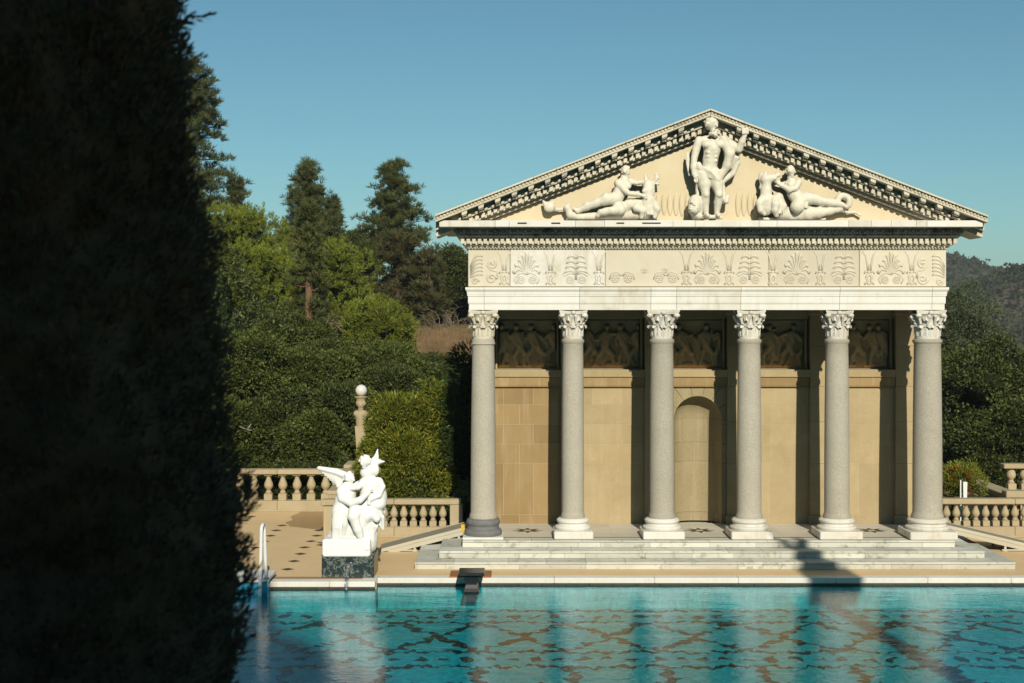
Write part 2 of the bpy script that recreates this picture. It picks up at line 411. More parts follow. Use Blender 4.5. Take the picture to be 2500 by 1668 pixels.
# wooded hillside added out of view to block sky light, raised at the sides
hx_ = np.linspace(-150, 150, 60); hy_ = np.concatenate([np.linspace(-130, -16, 30)]); A_, B_ = np.meshgrid(hx_, hy_, indexing='ij')
Zh = -2 + 31 * sstep(-14, -50, B_) * (1 + .75*sstep(20, 60, np.abs(A_ - 14)) - .5*sstep(90, 150, np.abs(A_))) + 2.2*hash_noise(A_, B_, .14, 31) * sstep(-18, -40, B_)
Jh = np.arange(A_.size).reshape(A_.shape); tag(link_mesh('sky_block_hillside', np_mesh('sky_block_hillside', np.stack([A_, B_, Zh], -1).reshape(-1, 3), np.stack([Jh[:-1,:-1], Jh[1:,:-1], Jh[1:,1:], Jh[:-1,1:]], -1).reshape(-1, 4), True), M['hill']), kind='structure')

# pool deck and paving
POOL_Y = 32.55; POOL_Y2 = 32.10; XA = PX(653, 32.1); XB = PX(916, 32.1)
WATER_Z = -0.17; FLOOR_Z = -0.70
deck = MB()
deck.box(-24, 26, POOL_Y + .34, 44.4, -.5, 0)
deck.box(-24, XB - .003, POOL_Y2 + .34, POOL_Y + .337, -.5, 0)
deck.box(-24, -15.5, 6, POOL_Y2 + .337, -.5, 0)
deck.box(17, 26, 6, POOL_Y + .337, -.5, 0)
deck.box(-24, 26, 4.2, 9.5, -.5, 0.004)
deck_o = tag(deck.build('pool_deck', M['deckm']), kind='structure')
# dark diamond tiles set into the paving
zz = [(185,965),(375,1020),(340,1050),(305,1083),(265,1118),(210,1157),(170,1197),(605,1050),(590,1083),(555,1117),(515,1155),(490,1195),(450,1240),(410,1290),(620,1140),(150,990)]
for i, (a, b) in enumerate(zz):
    px, py = 540 + a / 2.529, 880 + b / 2.529
    Y = YG(py); X = PX(px, Y); h = .155 if i < 15 else .12
    MB().prism_xy([(X-h, Y), (X, Y-h), (X+h, Y), (X, Y+h)], -.01, .004).build('inlay_tile', M['inlay'], deck_o)
# paving joints as shallow slab lines are too fine to see; the damp patch keeps its own outline
dp = []
for k in range(48):
    a = 2 * math.pi * k / 48
    px = 812 + 118 * math.cos(a) * (1 + .12 * math.sin(3*a+1) + .05 * math.sin(11*a)); py = 1273 + 24 * math.sin(a) * (1 + .2 * math.sin(2*a))
    Y = YG(py); dp.append((PX(px, Y), Y))
MB().prism_xy(dp[::-1], -.005, .0035).build('damp_patch', M['damp'], deck_o)
MB().box(PX(560, 33), PX(905, 33), POOL_Y2 + .36, POOL_Y2 + .62, -.02, .003).build('damp_edge', M['damp'], deck_o)

# pool coping: white marble edge stones
cop = empty('pool_coping', (0, POOL_Y, 0), 'white marble edge stones along the far side of the pool', 'coping')
def coping_run(x0, x1, y, step):
    x = x0
    while x < x1 - .01:
        e = min(x1, x + step * random.uniform(.85, 1.15))
        if x1 - e < .5: e = x1
        MB().cbox(x + .002, e - .002, y, y + .34, -.12, .006, .012).build('coping_stone', M['marble_w'], cop)
        x = e
coping_run(XB, 17, POOL_Y, 2.2)
coping_run(XA, XB - .004, POOL_Y2, 1.6)
MB().cbox(XB - .34, XB - .002, POOL_Y2 + .342, POOL_Y + .34, -.12, .005, .01).build('coping_stone', M['marble_w'], cop)
x = XB                                   # dark tile line under the coping
while x < 17:
    e = x + .54
    MB().cbox(x + .003, e - .003, POOL_Y + .03, POOL_Y + .06, -.20, -.122, .003).build('edge_tile', M['inlay'], cop); x = e
x = XA
while x < XB - .1:
    e = min(XB, x + .54)
    MB().cbox(x + .003, e - .003, POOL_Y2 + .03, POOL_Y2 + .06, -.20, -.122, .003).build('edge_tile', M['inlay'], cop); x = e

# pool basin
t = NT('pool_marble_light_flecks')
c = t.mix(t.ramp(t.noise(1.0, 5, .7, t.map((6.5, 3.6, 3)), 1.2), [(.36, 0.0), (.50, .45), (.66, 1.0)]), (.50,.56,.56), (.94,.93,.88))  # high-contrast mottling of the marble imitates caustic light flecks
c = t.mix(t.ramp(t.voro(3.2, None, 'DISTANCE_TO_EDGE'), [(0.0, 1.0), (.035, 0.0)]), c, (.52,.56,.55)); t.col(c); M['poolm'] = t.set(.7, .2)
M['pool_inlay'] = stone('verd_inlay', (.022,.018,.016), (.034,.026,.022), 6, .6, .2, .1, bump=.1)
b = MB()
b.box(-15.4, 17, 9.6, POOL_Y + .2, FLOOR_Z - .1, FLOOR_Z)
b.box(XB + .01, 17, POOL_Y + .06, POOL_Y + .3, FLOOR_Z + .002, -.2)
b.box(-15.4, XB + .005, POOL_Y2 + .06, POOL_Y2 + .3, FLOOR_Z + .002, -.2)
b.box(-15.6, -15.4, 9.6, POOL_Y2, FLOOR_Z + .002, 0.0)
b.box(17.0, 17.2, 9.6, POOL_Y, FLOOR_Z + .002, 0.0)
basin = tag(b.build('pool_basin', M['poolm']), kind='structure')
# dark stone pattern inlaid in the pool floor; every strip is its own piece, edges shaped wavy to imitate refraction by ripples
def wob(p):
    x, y = p
    dy = .06 * math.sin(3.1*x + 5.3*y) + .07 * math.sin(8.3*x - 9.1*y + 1) + .065 * math.sin(19*x + 6*y) + .05 * math.sin(33*x - 11*y + 2) + .03 * math.sin(57*x + 9*y)
    dx = .05 * math.sin(8.5*y + 1.3*x) + .05 * math.sin(17*y + 4*x) + .045 * math.sin(29*y - 5*x)
    return (x + dx, y + dy)
def strip(a, b, w, k=0.0):
    a = Vector(a); b = Vector(b); L = (b - a).length; n = max(2, int(L / .035)); d = (b - a) / L; q = Vector((-d.y, d.x))
    l = []; r = []
    for i in range(n + 1):
        p = a + d * (L * i / n)
        l.append(wob(tuple(p + q * w * .5))); r.append(wob(tuple(p - q * w * .5)))
    z = FLOOR_Z + .004 + k
    vs = [(*p, z) for p in l] + [(*p, z) for p in r]
    MB().add(vs, [(i, n + 1 + i, n + 2 + i, i + 1) for i in range(n)]).build('inlay_strip', M['pool_inlay'], basin)
for y, w in ((32.28, .10), (31.12, .10), (28.42, .10), (27.25, .10), (25.9, .10), (24.6, .10)):
    strip((-12, y), (16, y), w)
for k in range(-8, 8):
    xa, xb_, xm = 2.95 + 1.8 * k, 2.95 + 1.8 * (k + 1), 3.85 + 1.8 * k
    for ya in (31.04, 28.5):
        strip((xa, ya), (xm + .05, 29.74), .15, .002); strip((xm - .05, 29.74), (xb_, ya), .15, .003)
    strip((xa, 27.15), (xa + .03, 21.0), .20, .002)
for yc in (31.72, 27.84, 25.25):
    for k in range(56):
        x = -11 + .46 * k + random.uniform(-.03, .03); h = .12 + .03 * random.random()
        o = [wob((x + a * .11, yc + bb * h)) for a, bb in ((-1.2,-1),(-.2,-.8),(.9,-1.1),(1.1,.2),(.5,1),(-.6,.7),(-1,.1))]
        MB().add([(*p, FLOOR_Z + .006) for p in o], [tuple(range(7))]).build('inlay_tile', M['pool_inlay'], basin)

# water: clear, tinted, reflecting by Fresnel, with small ripples
t = NT('pool_water')
t.n.remove(t.b)
tr = t.n.new('ShaderNodeBsdfTransparent'); tr.inputs[0].default_value = (.05, .60, .66, 1)
gl = t.n.new('ShaderNodeBsdfGlossy'); gl.inputs['Roughness'].default_value = .015; gl.inputs[0].default_value = (1, 1, 1, 1)
fr = t.n.new('ShaderNodeLayerWeight'); fr.inputs[0].default_value = .5
mx = t.n.new('ShaderNodeMixShader')
h1 = t.noise(1.0, 2, .5, t.map((1.1, 2.0, 1)))
h2 = t.noise(1.0, 4, .65, t.map((5.5, 8.5, 1)))
h = t.math('ADD', t.math('MULTIPLY', h1, 1.0), t.math('MULTIPLY', h2, .50))
bp = t.n.new('ShaderNodeBump'); bp.inputs['Strength'].default_value = .6; bp.inputs['Distance'].default_value = .026
t.l.new(h, bp.inputs['Height'])
t.l.new(bp.outputs[0], gl.inputs['Normal'])
b2 = t.n.new('ShaderNodeBump'); b2.inputs['Strength'].default_value = .6; b2.inputs['Distance'].default_value = .022; t.l.new(h, b2.inputs['Height']); t.l.new(b2.outputs[0], fr.inputs['Normal'])
t.l.new(t.math('ADD', t.math('MULTIPLY', t.math('POWER', fr.outputs['Facing'], 4.6), .82), .02), mx.inputs[0]); t.l.new(tr.outputs[0], mx.inputs[1]); t.l.new(gl.outputs[0], mx.inputs[2]); t.l.new(mx.outputs[0], t.out.inputs[0])
M['water'] = t.m
wb = MB(); wb.add([(-15.39, 9.6, WATER_Z), (16.99, 9.6, WATER_Z), (16.99, POOL_Y + .059, WATER_Z), (XB + .006, POOL_Y + .059, WATER_Z), (XB + .006, POOL_Y2 + .059, WATER_Z), (-15.39, POOL_Y2 + .059, WATER_Z)], [(0,1,2,3,4,5)])
tag(wb.build('water', M['water']), kind='structure')

# ================================================================== TEMPLE
ST = 0.51                      # stylobate height
YF = 34.72                     # stylobate front
CX = 4.80                      # temple axis
temple = empty('temple', (CX, YF, 0), 'white marble temple front with six granite columns and a carved pediment', 'temple')
XL, XR = PX(1129, YF), PX(2332, YF)

# steps: three courses of separate marble slabs
def steps():
    tr = .545; rise = ST / 3
    for i in range(3):
        x0, x1, y0 = XL - i*tr, XR + i*tr, YF - i*tr
        z1 = ST - i*rise; z0 = z1 - rise
        core = MB()
        core.box(x0 + .10, x1 - .10, y0 + .10, 38.4 + i * .01, z0 - (.2 if i == 2 else -.002), z1 - .052)
        st = core.build('step', M['stepm'], temple)
        x = x0
        while x < x1 - .01:                                # risers
            e = min(x1, x + random.choice([.55, .8, 1.1, 1.35, 1.7]) * random.uniform(.9, 1.1))
            if x1 - e < .35: e = x1
            MB().cbox(x + .0015, e - .0015, y0 + .025, y0 + .16, z0 + .002, z1 - .047, .004).build('riser_slab', M['stepm'], st)
            x = e
        x = x0 - .0
        while x < x1 - .01:                                # treads, slightly proud
            e = min(x1, x + random.choice([.9, 1.3, 1.7, 2.2]) * random.uniform(.9, 1.1))
            if x1 - e < .4: e = x1
            MB().cbox(x + .0015, e - .0015, y0, y0 + tr + .03 if i else y0 + .36, z1 - .045, z1 - (.0 if i else .0), .008).build('tread_slab', M['stepm'], st)
            x = e
        for sx, xa, xb_ in ((-1, x0, x0 + tr + .03), (1, x1 - tr - .03, x1)):   # returns along both sides
            y = y0 + tr + .033 if i else y0 + .363
            while y < 38.3:
                e = min(38.4, y + random.uniform(.8, 1.4))
                MB().cbox(xa, xb_, y + .0015, e - .0015, z1 - .045, z1 - .001, .008).build('tread_slab', M['stepm'], st)
                MB().cbox(xa + .026 if sx < 0 else xb_ - .16, xa + .16 if sx < 0 else xb_ - .026, y + .0015, e - .0015, z0 + .002, z1 - .047, .004).build('riser_slab', M['stepm'], st)
                y = e
steps()
# portico floor
fl = MB().box(XL + .58, XR - .58, YF + .365, 37.6, ST - .06, ST - .0005).build('floor', M['floorm'], temple)
x = XL + .585
while x < XR - .6:
    e = min(XR - .59, x + 1.05)
    for j, (ya, yb) in enumerate(((YF + .37, 35.13), (35.235, 36.0), (36.004, 36.75), (36.754, 37.45))):
        MB().cbox(x + .001, e - .001, ya, yb - .001, ST - .02, ST + .003, .003).build('floor_slab', M['floorm'], fl)
    x = e
MB().box(XL + .6, XR - .6, 35.132, 35.232, ST - .02, ST + .0035).build('floor_stripe', M['inlay'], fl)
for px in (1288, 1708, 2128):
    Yc = 36.3; X = PX(px, Yc); pts = []
    for k in range(16):
        a = math.pi * k / 8; r = .42 if k % 2 == 0 else .19
        pts.append((X + r * math.cos(a), Yc + r * math.sin(a)))
    ri = [(X + .10 * math.cos(math.pi*k/8), Yc + .10 * math.sin(math.pi*k/8)) for k in range(16)]
    m_ = MB(); z = ST + .006
    m_.add([(*p, z) for p in pts] + [(*p, z) for p in ri], [(k, (k+1)%16, 16+(k+1)%16, 16+k) for k in range(16)])
    m_.build('star_inlay', M['inlay'], fl)

# ---- columns
def jitter(vs, a, rs):
    return [(x + rs.uniform(-a, a), y + rs.uniform(-a, a), z + rs.uniform(-a, a)) for x, y, z in vs]
def acanthus(h, w, curl, base_r, top_r, ang, z0, rs):
    """one curling acanthus leaf standing against the bell; returns verts, faces"""
    nu, nv = 7, 7; vs = []; fs = []
    for i in range(nu):
        t_ = i / (nu - 1)
        r = base_r + (top_r - base_r) * t_ ** 1.3
        z = z0 + h * math.sin(min(t_, .86) / .86 * math.pi / 2) ** .9
        if t_ > .74:
            k = (t_ - .74) / .26; r += curl * math.sin(k * math.pi * .62); z -= h * .22 * k * k
        ww = w * (.62 + .55 * math.sin(math.pi * min(1, t_ * 1.08)) ** .7) * (1 - .45 * max(0, t_ - .7) / .3)
        for j in range(nv):
            s = (j / (nv - 1) - .5) * 2
            lob = .014 * (1 if (i + j) % 2 else -1) * (abs(s) ** .5)
            a = ang + s * ww * .5 / r
            rr = r - .018 * s * s + .016 * (abs(s) < .2) + lob
            vs.append((rr * math.cos(a), rr * math.sin(a), z + rs.uniform(-.006, .006) - .03 * abs(s) * (t_ > .5)))
    for i in range(nu - 1):
        for j in range(nv - 1): fs.append((i*nv+j, i*nv+j+1, (i+1)*nv+j+1, (i+1)*nv+j))
    return vs, fs
def capital_mesh(r, H, W, seed):
    rs = random.Random(seed); m_ = MB()
    bell = [(r*.93, 0), (r*.95, .05), (r*.92, .10), (r*.93, H*.4), (r*1.0, H*.62), (r*1.16, H*.8), (r*1.34, H*.87)]
    m_.lathe(bell, n=24)
    for k in range(8):
        m_.add(*acanthus(H*.42, r*.98, .060, r*.95, r*1.10, k*math.pi/4 + rs.uniform(-.05,.05), .05, rs))
    for k in range(8):
        m_.add(*acanthus(H*.70, r*.94, .065, r*.95, r*1.16, (k+.5)*math.pi/4 + rs.uniform(-.05,.05), .07, rs))
    # corner volutes and helices
    hw = W / 2
    for k in range(4):
        a = math.pi/4 + k*math.pi/2
        rc = hw * 1.22
        path = []; rad = []
        for i in range(7):
            t_ = i/6; q = r*1.0 + (rc*.98 - r*1.0) * t_ ** 1.4; path.append((q*math.cos(a), q*math.sin(a), H*(.52 + .33*t_))); rad.append(.05 - .012*t_)
        m_.tube(path, rad, 6)
        cx_, cy__ = (rc-.045)*math.cos(a), (rc-.045)*math.sin(a)
        m_.ball((cx_, cy__, H*.81), (.085, .085, .06), 10, 7)
        for sgn in (-1, 1):
            a2 = a + sgn * .50; q = r * 1.25
            m_.tube([(r*1.02*math.cos(a2), r*1.02*math.sin(a2), H*.5), (q*.95*math.cos(a2 + sgn*.06), q*.95*math.sin(a2+sgn*.06), H*.68), (q*1.1*math.cos(a2+sgn*.12), q*1.1*math.sin(a2+sgn*.12), H*.80)], [.035, .045, .04], 6)
    # abacus with concave sides and a flower in the middle of each side
    poly = []
    for k in range(4):
        a0 = math.pi/4 + k*math.pi/2
        c0 = Vector((math.cos(a0), math.sin(a0))) * hw * 1.36; c1 = Vector((math.cos(a0+math.pi/2), math.sin(a0+math.pi/2))) * hw * 1.36
        for i in range(7):
            t_ = i / 7; p = c0.lerp(c1, t_); pull = math.sin(math.pi*t_) * .10 * hw * 1.6
            if i == 0: p = c0 * .985
            nrm = -((c0 + c1) * .5).normalized(); p = p + nrm * pull
            poly.append((p.x, p.y))
    n = len(poly)
    zs = [(H*.86, .93), (H*.90, .96), (H*.955, 1.0), (H, 1.0)]
    vs = [(x*s_, y*s_, z) for z, s_ in zs for x, y in poly]
    fs = [(i*n+k, i*n+(k+1)%n, (i+1)*n+(k+1)%n, (i+1)*n+k) for i in range(3) for k in range(n)] + [tuple(range(n-1,-1,-1)), tuple(3*n+k for k in range(n))]
    m_.add(jitter(vs, .005, rs), fs)
    for k in range(4):
        a = k*math.pi/2; m_.ball((hw*.84*math.cos(a), hw*.84*math.sin(a), H*.91), (.065, .065, .055), 8, 5)
    return m_
YC = 35.3
#        px    r_bot  r_top  cap W  plinth w  base material
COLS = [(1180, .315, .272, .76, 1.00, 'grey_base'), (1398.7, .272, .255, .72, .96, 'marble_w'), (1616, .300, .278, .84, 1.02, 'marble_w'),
        (1829, .300, .272, .74, 1.03, 'marble'), (2043, .308, .278, .72, 1.05, 'marble'), (2264, .360, .325, .78, 1.16, 'marble')]
Z_SH0, Z_SH1, Z_CAP = .99, 5.43, 6.138
for i, (px, rb, rt, cw, pw, bm_) in enumerate(COLS):
    X = PX(px, YC)
    prof = [(rb*1.09, Z_SH0), (rb*1.09, Z_SH0+.06), (rb*1.03, Z_SH0+.11)]
    for k in range(13):
        t_ = k/12; prof.append((rb + (rt-rb)*(t_**1.35) + .006*math.sin(math.pi*t_), Z_SH0+.16 + (Z_SH1-.14-Z_SH0-.16)*t_))
    prof += [(rt*1.05, Z_SH1-.11), (rt*1.11, Z_SH1-.085), (rt*1.11, Z_SH1-.035), (rt*1.02, Z_SH1-.02), (rt*1.0, Z_SH1)]
    if i == 0: prof = prof[:3] + prof[3:-5] + [(rt*1.1, Z_SH1-.14), (rt*1.02, Z_SH1-.03), (rt*.98, Z_SH1)]
    sh = MB().lathe([(r_, z) for r_, z in prof], X, YC, 40).build('column', M['granite'], temple, auto=True)
    cm = capital_mesh(rt, Z_CAP - Z_SH1, cw, 40 + i)
    cm.v = [(x + X, y + YC, z + Z_SH1) for x, y, z in cm.v]
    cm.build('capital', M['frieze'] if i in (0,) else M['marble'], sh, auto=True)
    hp = .06 if i == 0 else .20; zb = ST + hp + .003; hb = Z_SH0 - zb; w2 = pw / 2
    pr = [(w2*.97, 0), (w2*1.0, .10), (w2*1.0, .22), (w2*.95, .33), (w2*.86, .37), (w2*.84, .46), (w2*.83, .56), (w2*.86, .62), (w2*.90, .70), (w2*.90, .84), (w2*.85, .93), (w2*.80, .95), (w2*.78, 1.0)]
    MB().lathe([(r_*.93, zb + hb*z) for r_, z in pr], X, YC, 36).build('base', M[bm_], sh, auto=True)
    MB().cbox(X - w2, X + w2, YC - w2, YC + w2, ST + .0045, ST + hp, .02 if i else .008).build('plinth', M['marble_w'] if i < 3 else M['marble'], sh)

# ---- back wall with separate stone blocks, niche, ledge, relief panels
YW = 37.45; WX0, WX1 = -1.0, 10.62
NX = PX(1705, YW) - .02; NR = .625; NS = PZ(1025, YW)
wall = MB()
hx0, hx1, htop = NX - .92, NX + .92, PZ(943, YW)
ZREL = PZ(902, YW) + .0; wall.box(WX0 + .02, hx0, YW + .006, 38.5, ST - .3, ZREL - .01); wall.box(hx1, WX1 - .02, YW + .006, 38.5, ST - .3, ZREL - .01); wall.box(WX0 + .02, WX1 - .02, YW + .30, 38.49, ZREL - .009, 6.4)
wall.box(hx0, hx1, YW + .006, 38.5, htop - .02, ZREL - .01); wall.box(hx0, hx1, 38.3, 38.5, ST - .3, htop - .02)
wall_o = wall.build('back_wall', M['mortar'], temple)
crs = [1279.5, 1257, 1131, 1084, 1036, 988, 943]
cz = [PZ(p, YW) for p in crs]; cz[0] = ST + .004
for k in range(6):
    z0, z1 = cz[k], cz[k+1]; w_ = .78 if k in (1, 3, 5) else .80
    off = .0 if k % 2 else .40
    x = WX0 - off
    while x < WX1:
        a, e = max(x, WX0), min(x + w_, WX1); x += w_
        for (p, q) in (((a, min(e, hx0))), ((max(a, hx1), e))):
            if q - p < .06: continue
            mt = 'sand' if (p + q) / 2 < 1.6 else 'sand_l'
            MB().cbox(p + .0035, q - .0035, YW, YW + .12, z0 + .0035, z1 - .0035, .003).build('stone_block', M[mt], wall_o)
    # jamb blocks beside the niche
    if z0 < NS - .05:
        zt = min(z1, NS)
        for p, q in ((hx0, NX - NR), (NX + NR, hx1)):
            MB().cbox(p + .004, q - .002, YW, YW + .12, z0 + .004, zt - .004, .005).build('stone_block', M['sand_g'], wall_o)
# voussoirs out to the edges of the surrounding panel
def ray_rect(a):
    dx, dz = math.cos(a), math.sin(a); best = 9
    if abs(dx) > 1e-6: best = min(best, (.916) / abs(dx))
    if dz > 1e-6: best = min(best, (htop - .006 - NS) / dz)
    return best
angs = [0, .42, .80, 1.20, 1.46, math.pi - 1.46, math.pi - 1.20, math.pi - .80, math.pi - .42, math.pi]
angs = [0, .50, .95, 1.36, math.pi - 1.36, math.pi - .95, math.pi - .50, math.pi]
for k in range(len(angs) - 1):
    a0, a1 = angs[k] + .006, angs[k+1] - .006; inner = []; outer = []
    corner = math.atan2(htop - .006 - NS, .916)
    ts = sorted(set([a0 + (a1 - a0) * j / 6 for j in range(7)] + [c_ for c_ in (corner, math.pi - corner) if a0 < c_ < a1]))
    for a in ts:
        inner.append((NX + NR*math.cos(a), NS + NR*math.sin(a))); rr = ray_rect(a); outer.append((NX + rr*math.cos(a), NS + rr*math.sin(a)))
    MB().prism_xz((inner + outer[::-1])[::-1], YW, YW + .12).build('voussoir', M['sand_g'], wall_o)
# niche shell: curved courses of blocks and a quarter dome
nz = [ST + .004] + [z for z in (PZ(1257, YW), PZ(1131, YW), PZ(1084, YW)) if z < NS] + [NS]
for k in range(len(nz) - 1):
    cuts = [math.pi, math.pi*1.32, math.pi*1.68, math.pi*2] if k % 2 else [math.pi, math.pi*1.22, math.pi*1.5, math.pi*1.78, math.pi*2]
    if k == 1: cuts = [math.pi, math.pi*1.16, math.pi*1.84, math.pi*2]
    for a0, a1 in zip(cuts[:-1], cuts[1:]):
        vs = []; n = 7
        for zq in (nz[k] + .004, nz[k+1] - .004):
            for r_ in (NR, NR + .10):
                for j in range(n):
                    a = -(a0 + .007 + (a1 - a0 - .014) * j / (n-1)); vs.append((NX + r_*math.cos(a), YW + .02 + r_*math.sin(a)*.92, zq))
        fs = [(j, j+1, 2*n+j+1, 2*n+j) for j in range(n-1)] + [(n+j+1, n+j, 3*n+j, 3*n+j+1) for j in range(n-1)] + [(2*n+j, 2*n+j+1, 3*n+j+1, 3*n+j) for j in range(n-1)] + [(j+1, j, n+j, n+j+1) for j in range(n-1)] + [(0, 2*n, 3*n, n), (n-1, 2*n-1, 4*n-1, 3*n-1)]
        MB().add(vs, fs).build('niche_block', M['sand_g'], wall_o, auto=True)
dm = MB(); n, m2 = 20, 10; vs = []; fs = []
for i in range(m2 + 1):
    el = math.pi/2 * i / m2
    for j in range(n + 1):
        a = math.pi * j / n; vs.append((NX + NR*math.cos(a)*math.cos(el), YW + .02 + .92*NR*math.sin(a)*math.cos(el), NS + NR*math.sin(el)))
for i in range(m2):
    for j in range(n): fs.append((i*(n+1)+j, (i+1)*(n+1)+j, (i+1)*(n+1)+j+1, i*(n+1)+j+1))
dm.add(vs, fs); dm.build('niche_dome', M['sand_g'], wall_o, smooth=True)
cyl = MB(); vs = []                                  # mortar backing of the niche
for zq in (ST, NS + .001):
    for j in range(n + 1):
        a = math.pi * j / n; vs.append((NX + (NR+.012)*math.cos(a), YW + .02 + .92*(NR+.012)*math.sin(a), zq))
cyl.add(vs, [(j, n+1+j, n+2+j, j+1) for j in range(n)]); cyl.build('niche_mortar', M['mortar'], wall_o, smooth=True)

# ledge and band below the reliefs
zb0, zb1, zb2 = PZ(943, YW), PZ(921, YW), PZ(902, YW)
COLX = [PX(c_[0], YC) for c_ in COLS]
PIL = [(x - .225, x + .225) for x in COLX]
for k in range(5):
    a, e = PIL[k][1], PIL[k+1][0]
    led = MB(); led.cbox(a + .002, e - .002, YW - .06, YW + .05, zb0 + .002, zb1, .01); led.cbox(a + .002, e - .002, YW - .075, YW + .05, zb0 - .02, zb0 + .0, .006)
    led.build('string_course', M['sand'], temple)
    MB().cbox(a + .002, e - .002, YW - .10, YW + .298, zb1 + .002, zb2, .012).build('ledge', M['sand_l'], temple)
for k, (a, e) in enumerate(PIL):
    a, e = max(a, WX0), min(e, WX1) if k < 5 else WX1 + .02
    pz = [ST + .004, .75, 2.1, 3.2, 4.13, 5.2, 6.0]
    for z0, z1 in zip(pz[:-1], pz[1:]):
        ex = .03 if z0 < .6 else 0
        MB().cbox(a - ex, e + ex, YW - .10 - ex, YW + .30, z0 + .003, z1 - .001, .006).build('pilaster_block', M['sand_l'], temple)
    MB().cbox(a - .05, e + .05, YW - .16, YW + .06, 6.002, 6.16, .02).build('pilaster_cap', M['sand_l'], temple)
# carved relief panels
def relief(x0, x1, z0, z1, seed):
    rs = random.Random(seed); W, H = x1 - x0, z1 - z0
    nx_, nz_ = int(W / .018), int(H / .018)
    u, v = np.meshgrid(np.linspace(0, W, nx_), np.linspace(0, H, nz_), indexing='ij'); h = np.zeros_like(u)
    def cap(a, b, ra, rb, hh):
        nonlocal h
        a = np.array(a); b = np.array(b); ba = b - a
        t_ = np.clip(((u-a[0])*ba[0] + (v-a[1])*ba[1]) / max(1e-6, ba @ ba), 0, 1)
        d = np.hypot(u - a[0] - t_*ba[0], v - a[1] - t_*ba[1]) / (ra + (rb-ra)*t_)
        h = np.maximum(h, hh * np.sqrt(np.clip(1 - d*d, 0, 1)) ** .7)
    nf = 3 if W > 1.5 else 2
    for f in range(nf + 1):
        cx = W * (f + .5) / (nf + .6) + rs.uniform(-.1, .1); lean = rs.uniform(-.22, .22); s = H * .94; dr = rs.choice((-1, 1))
        hip = (cx, s*.50); ch = (cx + lean*.6, s*.74); hd = (cx + lean*.8 + .02*dr, s*.92)
        cap(hd, (hd[0], hd[1]-.03), .075, .07, .10); cap(hip, ch, .12, .15, .12); cap(ch, (hd[0], hd[1]-.08), .07, .05, .08)
        for sg in (-1, 1):
            kn = (hip[0] + sg*rs.uniform(.06, .24), s*.27 + rs.uniform(0,.08)); ft = (kn[0] + rs.uniform(-.22, .12)*dr, s*.03)
            cap(hip, kn, .10, .075, .10); cap(kn, ft, .075, .04, .08); cap(ft, (ft[0]+.09*dr, ft[1]), .035, .025, .06)
            el = (ch[0] + sg*rs.uniform(.16, .27), ch[1] - rs.uniform(-.05, .2)); ha = (el[0] + sg*rs.uniform(-.05, .2), el[1] + rs.uniform(-.16, .24))
            cap((ch[0]+sg*.1, ch[1]+.03), el, .06, .048, .09); cap(el, ha, .048, .033, .08)
        cl = [(ch[0] - .1*dr, ch[1]), (hip[0] - .3*dr, hip[1] + .1), (hip[0] - .34*dr, s*.2)]
        cap(cl[0], cl[1], .10, .12, .055); cap(cl[1], cl[2], .12, .07, .05)
    for f in range(3):
        cx = rs.uniform(0, W); cap((cx, rs.uniform(.0, .1)), (cx + rs.uniform(-.5, .5), .06), .09, .06, .05)
    h = np.clip(h, 0, None) + .008 * np.sin(u*31 + 3*np.sin(v*9)) * (h > .03) + .005 * hash_noise(u, v, 14, seed)
    edge = np.minimum(np.minimum(u, W-u), np.minimum(v, H-v)); h = h * np.clip(edge / .05, 0, 1)
    V = np.stack([x0 + u, YW + .27 - h, z0 + v], -1).reshape(-1, 3)
    J = np.arange(nx_*nz_).reshape(nx_, nz_)
    q = np.stack([J[:-1,:-1], J[1:,:-1], J[1:,1:], J[:-1,1:]], -1).reshape(-1, 4)
    return link_mesh('relief_panel', np_mesh('relief_panel', V, q, True), M['relief'], temple)
M['relief'] = stone('brightened_sandstone', (.72,.52,.29), (.64,.45,.24), 2, .85, .1, .05, bump=.3, bscale=40)  # raised albedo stands in for sunlight reflected up from the pool
for k in range(5):
    a, e = PIL[k][1] + .05, PIL[k+1][0] - .05
    relief(a + .05, e - .05, zb2 + .04, PZ(783, YW), 100 + k)
    fr_ = MB(); z0, z1 = zb2 + .002, PZ(778, YW)
    fr_.cbox(a, a + .05, YW + .05, YW + .30, z0, z1, .008); fr_.cbox(e - .05, e, YW + .05, YW + .30, z0, z1, .008); fr_.cbox(a - .045, e + .045, YW + .0, YW + .30, z1 + .002, z1 + .25, .008)
    fr_.build('panel_frame', M['sand_l'], temple)

# ---- entablature
YA = 34.95
def moulded_run(prof, x0, x1, y_front, y_back, mitre=True):
    """extrude a front profile [(depth towards viewer, z)] from x0 to x1 with mitred returns at both ends"""
    vs = []; fs = []; n = len(prof)
    for d, z in prof: vs += [(x0 - (d if mitre else 0), y_front - d, z), (x1 + (d if mitre else 0), y_front - d, z), (x1 + (d if mitre else 0), y_back, z), (x0 - (d if mitre else 0), y_back, z)]
    for i in range(n - 1):
        for k in range(4): k2 = (k + 1) % 4; fs.append((i*4+k, i*4+k2, (i+1)*4+k2, (i+1)*4+k))
    fs.append((3, 2, 1, 0)); b_ = (n-1)*4; fs.append((b_, b_+1, b_+2, b_+3))
    return vs, fs
AX0, AX1 = PX(1145, YA), PX(2306, YA); AZ0, AZ1 = 6.141, 6.70
apr = [(0, AZ0), (0, AZ0+.15), (.018, AZ0+.155), (.018, AZ0+.185), (.022, AZ0+.19), (.022, AZ0+.335), (.04, AZ0+.34), (.04, AZ0+.375), (.045, AZ0+.38), (.05, AZ0+.445), (.07, AZ0+.475), (.085, AZ0+.50), (.085, AZ1-.002)]
cuts = [1145, 1182, 1415, 1589, 1651.5, 1808.5, 2049.5, 2275, 2306]
xs = [PX(c_, YA) for c_ in cuts]
